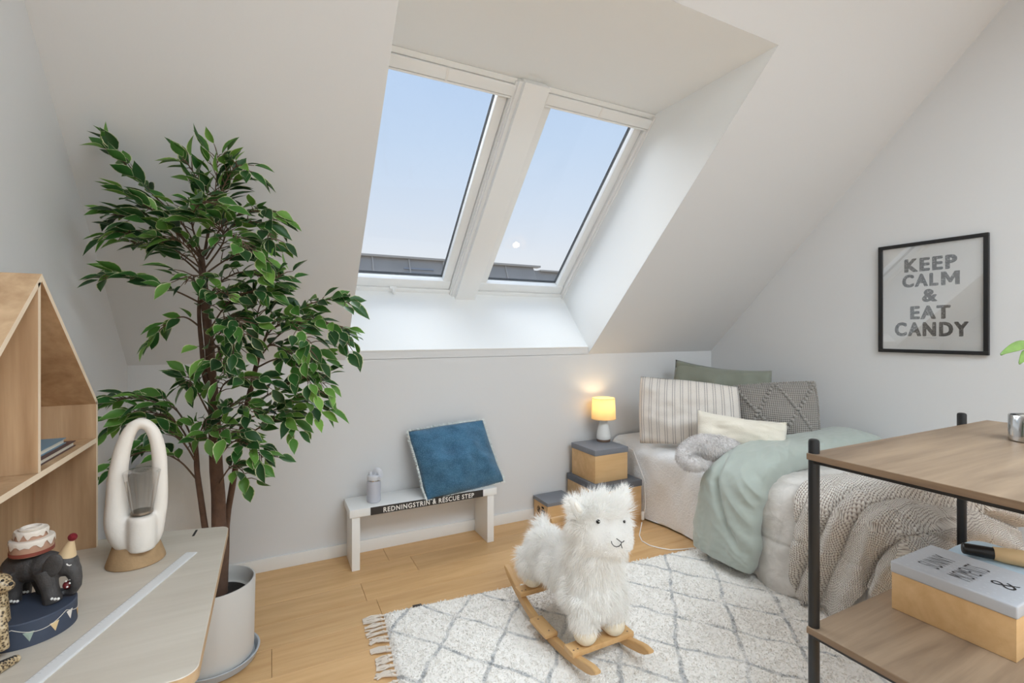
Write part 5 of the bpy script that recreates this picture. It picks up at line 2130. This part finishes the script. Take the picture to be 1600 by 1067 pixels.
trunks = [
    ([(344, 972, 2.05), (343, 880, 2.06), (341, 790, 2.05), (337, 700, 2.02), (332, 610, 1.99), (325, 520, 1.95), (318, 440, 1.91), (314, 390, 1.88)],
     [.034, .030, .027, .024, .020, .017, .014, .010]),
    ([(352, 968, 2.10), (352, 880, 2.12), (356, 800, 2.12), (368, 730, 2.10), (382, 650, 2.06), (396, 590, 2.02), (408, 545, 1.98)],
     [.014, .013, .013, .012, .011, .010, .007]),
    ([(334, 968, 2.02), (326, 870, 2.04), (318, 810, 2.04), (310, 750, 2.02), (307, 700, 2.0), (300, 660, 1.97)], [.013, .013, .012, .011, .009, .006]),
    ([(330, 608, 1.99), (320, 590, 1.96), (314, 540, 1.94), (311, 480, 1.92), (318, 420, 1.88)], [.009, .009, .008, .007, .004]),
]
for pts, rad in trunks:
    cs = chain(pts)
    ctrl = [(p.x, p.y, p.z, r) for p, r in zip(cs, rad)]
    P_, R_ = [], []
    for i in range(36):
        c4 = catmull(ctrl, i / 35)
        v = Vector(c4[:3])
        v += Vector((noise.noise(v * 6), noise.noise(v * 6 + Vector((5, 0, 0))), 0)) * .004
        P_.append(v)
        R_.append(c4[3] * (1 + .06 * noise.noise(v * 30)))
    MB().tube(P_, R_, 12).build('trunk', M['bark'], tree, angle=None)

# branches: control points (picture x, y, depth); leaf count; spread
BR = [
    ([(318, 410, 1.88), (285, 350, 1.82), (235, 300, 1.80), (190, 250, 1.76), (176, 232, 1.74)], 22, .8),
    ([(318, 410, 1.88), (270, 360, 1.84), (215, 340, 1.82), (160, 335, 1.80)], 22, .9),
    ([(315, 420, 1.88), (265, 385, 1.84), (215, 365, 1.83), (165, 372, 1.80)], 22, .9),
    ([(315, 430, 1.89), (280, 400, 1.90), (235, 385, 1.92), (200, 380, 1.93)], 16, .9),
    ([(318, 400, 1.88), (325, 340, 1.83), (305, 275, 1.78), (278, 240, 1.74)], 17, .8),
    ([(320, 400, 1.88), (332, 330, 1.83), (338, 280, 1.78), (340, 228, 1.73)], 20, .8),
    ([(325, 350, 1.85), (345, 300, 1.80), (370, 260, 1.77), (398, 278, 1.75)], 16, .8),
    ([(320, 400, 1.88), (355, 345, 1.85), (405, 330, 1.82), (434, 350, 1.80)], 18, .8),
    ([(322, 405, 1.88), (360, 355, 1.84), (410, 350, 1.80), (432, 395, 1.79)], 18, .8),
    ([(320, 420, 1.90), (350, 375, 1.82), (335, 350, 1.75), (300, 345, 1.72)], 16, 1.),
    ([(318, 430, 1.90), (300, 395, 1.82), (275, 375, 1.76), (248, 380, 1.73)], 16, 1.),
    ([(318, 430, 1.90), (355, 405, 1.84), (395, 390, 1.80), (425, 420, 1.78)], 18, .9),
    ([(316, 475, 1.92), (275, 455, 1.86), (225, 440, 1.83), (180, 430, 1.80), (152, 440, 1.79)], 18, .55),
    ([(314, 512, 1.94), (285, 495, 1.88), (250, 515, 1.85), (228, 540, 1.83)], 8, .5),
    ([(322, 470, 1.92), (345, 440, 1.85), (380, 425, 1.82), (420, 435, 1.80), (448, 425, 1.79)], 18, .8),
    ([(325, 520, 1.94), (355, 475, 1.86), (390, 455, 1.82), (425, 465, 1.80)], 22, 1.),
    ([(325, 540, 1.94), (350, 500, 1.84), (372, 500, 1.78), (385, 535, 1.76)], 20, 1.),
    ([(326, 545, 1.96), (345, 520, 1.90), (365, 530, 1.85), (360, 570, 1.84)], 14, 1.),
    ([(404, 560, 1.99), (425, 505, 1.93), (470, 480, 1.90), (520, 468, 1.88), (560, 480, 1.86)], 24, .8),
    ([(404, 560, 1.99), (440, 520, 1.93), (490, 500, 1.90), (530, 520, 1.88), (545, 545, 1.87)], 24, .9),
    ([(404, 560, 1.99), (420, 520, 1.90), (450, 505, 1.85), (480, 530, 1.83), (488, 560, 1.82)], 22, .9),
    ([(404, 555, 1.99), (400, 510, 1.93), (410, 470, 1.90), (440, 450, 1.88)], 18, .9),
    ([(408, 545, 1.98), (430, 540, 1.92), (470, 560, 1.90), (505, 560, 1.88)], 18, .9),
    ([(385, 640, 2.06), (430, 610, 1.98), (480, 590, 1.95), (515, 605, 1.93)], 20, .9),
    ([(380, 655, 2.06), (430, 640, 1.97), (475, 620, 1.93), (505, 650, 1.91)], 22, .9),
    ([(375, 690, 2.08), (410, 665, 1.98), (445, 650, 1.93), (465, 680, 1.92)], 20, 1.),
    ([(335, 690, 2.02), (350, 645, 1.94), (375, 630, 1.88), (400, 650, 1.86)], 18, 1.),
    ([(334, 660, 2.02), (310, 615, 1.95), (300, 590, 1.92), (292, 610, 1.90)], 14, .9),
    ([(338, 720, 2.03), (365, 690, 1.93), (395, 700, 1.88), (415, 720, 1.87)], 18, .9),
    ([(340, 760, 2.04), (360, 730, 1.96), (378, 735, 1.92), (388, 755, 1.91)], 9, .7),
    ([(338, 730, 2.03), (330, 690, 1.93), (345, 670, 1.86), (370, 690, 1.83)], 14, 1.),
    ([(303, 690, 1.98), (275, 640, 1.92), (230, 625, 1.88), (190, 622, 1.86), (165, 630, 1.85)], 20, .8),
    ([(304, 710, 1.99), (280, 665, 1.93), (240, 645, 1.90), (200, 650, 1.88), (172, 680, 1.87)], 20, .9),
    ([(305, 720, 2.0), (285, 690, 1.95), (255, 670, 1.93), (225, 690, 1.92)], 16, .9),
    ([(308, 750, 2.02), (280, 720, 1.97), (240, 705, 1.95), (200, 715, 1.94), (170, 740, 1.93)], 16, .8),
    ([(304, 715, 2.0), (312, 680, 1.95), (322, 655, 1.9), (318, 690, 1.88)], 9, .9),
]
BR += [
    ([(322, 500, 1.94), (330, 470, 1.84), (345, 455, 1.76), (365, 470, 1.72)], 14, 1.),
    ([(318, 450, 1.92), (305, 440, 1.82), (300, 430, 1.75), (285, 450, 1.72)], 10, 1.),
    ([(328, 560, 1.97), (338, 540, 1.87), (345, 560, 1.80), (350, 590, 1.79)], 11, 1.),
    ([(316, 400, 1.88), (300, 350, 1.78), (310, 320, 1.70), (330, 315, 1.66)], 14, 1.),
    ([(316, 400, 1.88), (345, 370, 1.78), (375, 375, 1.72), (395, 400, 1.70)], 14, 1.),
    ([(316, 405, 1.88), (270, 355, 1.78), (225, 320, 1.73), (195, 305, 1.70)], 14, .9),
    ([(335, 640, 2.0), (350, 600, 1.90), (380, 590, 1.84), (410, 600, 1.82)], 14, 1.),
    ([(400, 575, 2.0), (440, 560, 1.9), (475, 585, 1.86), (500, 620, 1.85)], 14, .9),
]
lmat, lt, lbs, lo_ = newmat('ficus_leaf')
fmat, ft2, fbs, fo2 = newmat('ficus_foliage')
for (t, b, use_obj) in ((lt, lbs, True), (ft2, fbs, False)):
    at_ = N(t, 'ShaderNodeAttribute')
    at_.attribute_name = 'margin'
    if use_obj:
        src = N(t, 'ShaderNodeObjectInfo').outputs['Random']
    else:
        src = N(t, 'ShaderNodeNewGeometry').outputs['Random Per Island']
    green = ramp(t, src, [(0, lin((36, 68, 36))), (.4, lin((48, 94, 42))), (.72, lin((78, 126, 50))), (1, lin((122, 166, 74)))])
    cv_ = coords(t)
    nz_ = N(t, 'ShaderNodeTexNoise', Scale=45, Detail=2)
    t.links.new(cv_, nz_.inputs['Vector'])
    mg = math_n(t, 'ADD', at_.outputs['Fac'], math_n(t, 'MULTIPLY', math_n(t, 'SUBTRACT', nz_.outputs[0], .5), .5))
    edge = ramp(t, mg, [(.74, (0, 0, 0)), (.92, (1, 1, 1))])
    t.links.new(mixc(t, math_n(t, 'MULTIPLY', edge, .85), green, lin((222, 224, 178))), b.inputs['Base Color'])
    b.inputs['Roughness'].default_value = .42
    b.inputs['Specular IOR Level'].default_value = .4
    outn = [n for n in t.nodes if n.type == 'OUTPUT_MATERIAL'][0]
    ltl = N(t, 'ShaderNodeBsdfTranslucent')
    t.links.new(b.inputs['Base Color'].links[0].from_socket, ltl.inputs[0])
    lmx = N(t, 'ShaderNodeMixShader')
    lmx.inputs[0].default_value = .22
    t.links.new(b.outputs[0], lmx.inputs[1])
    t.links.new(ltl.outputs[0], lmx.inputs[2])
    t.links.new(lmx.outputs[0], outn.inputs[0])


def leaf_geo(L, Wd, curl, fold):
    """leaf lying along +x, blade in xy, droop along -z"""
    vs, mg, fs = [], [], []
    rows = [(.0, .04), (.10, .40), (.27, .86), (.45, 1.0), (.63, .84), (.80, .46), (.91, .16), (1.0, .0)]
    cols_ = (-1, -.72, 0, .72, 1)
    for u, w in rows:
        for c_ in cols_:
            vs.append(Vector((u * L, c_ * w * Wd / 2, -curl * L * u * u + fold * abs(c_) * w * Wd / 2)))
            mg.append(1.0 if abs(c_) > .9 or u >= 1 or u == 0 else (abs(c_) * .72))
    for i in range(len(rows) - 1):
        for j in range(4):
            fs.append((i * 5 + j, i * 5 + j + 1, (i + 1) * 5 + j + 1, (i + 1) * 5 + j))
    return vs, mg, fs


rng = random.Random(77)
variants = []
for k in range(10):
    vs, mg, fs = leaf_geo(rng.uniform(.074, .092), rng.uniform(.035, .044), rng.uniform(.05, .32), rng.uniform(.15, .5))
    me = bpy.data.meshes.new('leaf')
    me.from_pydata([tuple(v) for v in vs], [], fs)
    at_l = me.attributes.new('margin', 'FLOAT', 'POINT')
    at_l.data.foreach_set('value', mg)
    me.materials.append(lmat)
    me.polygons.foreach_set('use_smooth', [True] * len(me.polygons))
    variants.append((me, vs, mg, fs))

leaves = []
for pts, cnt, spread in BR:
    cs = chain(pts)
    ctrl = [(p.x, p.y, p.z) for p in cs]
    path = [Vector(catmull(ctrl, .9 * i / 23)) for i in range(24)]
    tw = MB()
    tw.tube(path, [.0040 * (1 - .7 * i / 23) for i in range(24)], 6)
    cnt = int(cnt * 1.5)
    for i in range(cnt):
        t_ = .22 + .68 * (i + rng.random() * .6) / cnt
        b0 = Vector(catmull(ctrl, t_))
        tan = (Vector(catmull(ctrl, min(.999, t_ + .03))) - Vector(catmull(ctrl, max(0, t_ - .03)))).normalized()
        side = tan.cross(VU)
        if side.length < .1:
            side = Vector((1, 0, 0))
        side.normalize()
        sgn = 1 if i % 2 else -1
        rdir = (side * sgn * rng.uniform(.3, 1.1) + tan * rng.uniform(.2, 1.0) + VU * rng.uniform(-.25, .45)).normalized()
        ln = rng.uniform(.015, .075) * spread
        p1 = b0 + rdir * ln
        p1.x = max(p1.x, XL + .03)
        if ln > .02:
            tw.tube([b0, (b0 + p1) / 2 + VU * .004, p1], [.0022, .0018, .0012], 4, cap=False)
        ld_ = (rdir * .75 + tan * .4 + Vector((rng.uniform(-.35, .35), rng.uniform(-.35, .35), rng.uniform(-.5, .22)))).normalized()
        leaves.append((p1, ld_))
    tw.build('branch', M['twig'], tree, angle=None)

allv = []
for p, d in leaves:
    up = (VU * .75 - VF * .55 + Vector((rng.uniform(-.7, .7), rng.uniform(-.6, .6), rng.uniform(-.3, .3)))).normalized()
    y_ = up.cross(d)
    if y_.length < .1:
        y_ = Vector((0, 1, 0)).cross(d)
    y_.normalize()
    z_ = d.cross(y_).normalized()
    m3 = Matrix((d, y_, z_)).transposed()
    sc_ = rng.uniform(.78, 1.12)
    mid = p + d * .04
    # keep the blades clear of wall and sloping ceiling
    tip = p + d * .085 * sc_
    sh_ = Vector((0, 0, 0))
    if min(tip.x, p.x) < XL + .015:
        sh_.x += XL + .015 - min(tip.x, p.x)
    ex = max(tip.y + tip.z, p.y + p.z) - (SL - .03)
    if ex > 0:
        sh_ += Vector((0, -ex / 2, -ex / 2))
    p = p + sh_
    allv.append(((p - Vector((0, 0, CAM_H))).length, p, m3, sc_, rng.randrange(10)))
allv.sort(key=lambda a: a[0])
fol = MB()
fmg = []
tl0 = tree.location
for i, (dist, p, m3, sc_, kv) in enumerate(allv):
    me, vs, mg, fs = variants[kv]
    if i < 300:
        o = bpy.data.objects.new('leaf', me)
        COL.objects.link(o)
        o.parent = tree
        m4 = m3.to_4x4() @ Matrix.Scale(sc_, 4)
        m4.translation = p - tl0
        o.matrix_local = m4
    else:
        fol.add([p + m3 @ (v * sc_) for v in vs], fs)
        fmg += mg
fo3 = fast_build(fol, 'foliage', fmat, tree)
fo3['kind'] = 'stuff'
a_ = fo3.data.attributes.new('margin', 'FLOAT', 'POINT')
a_.data.foreach_set('value', fmg)
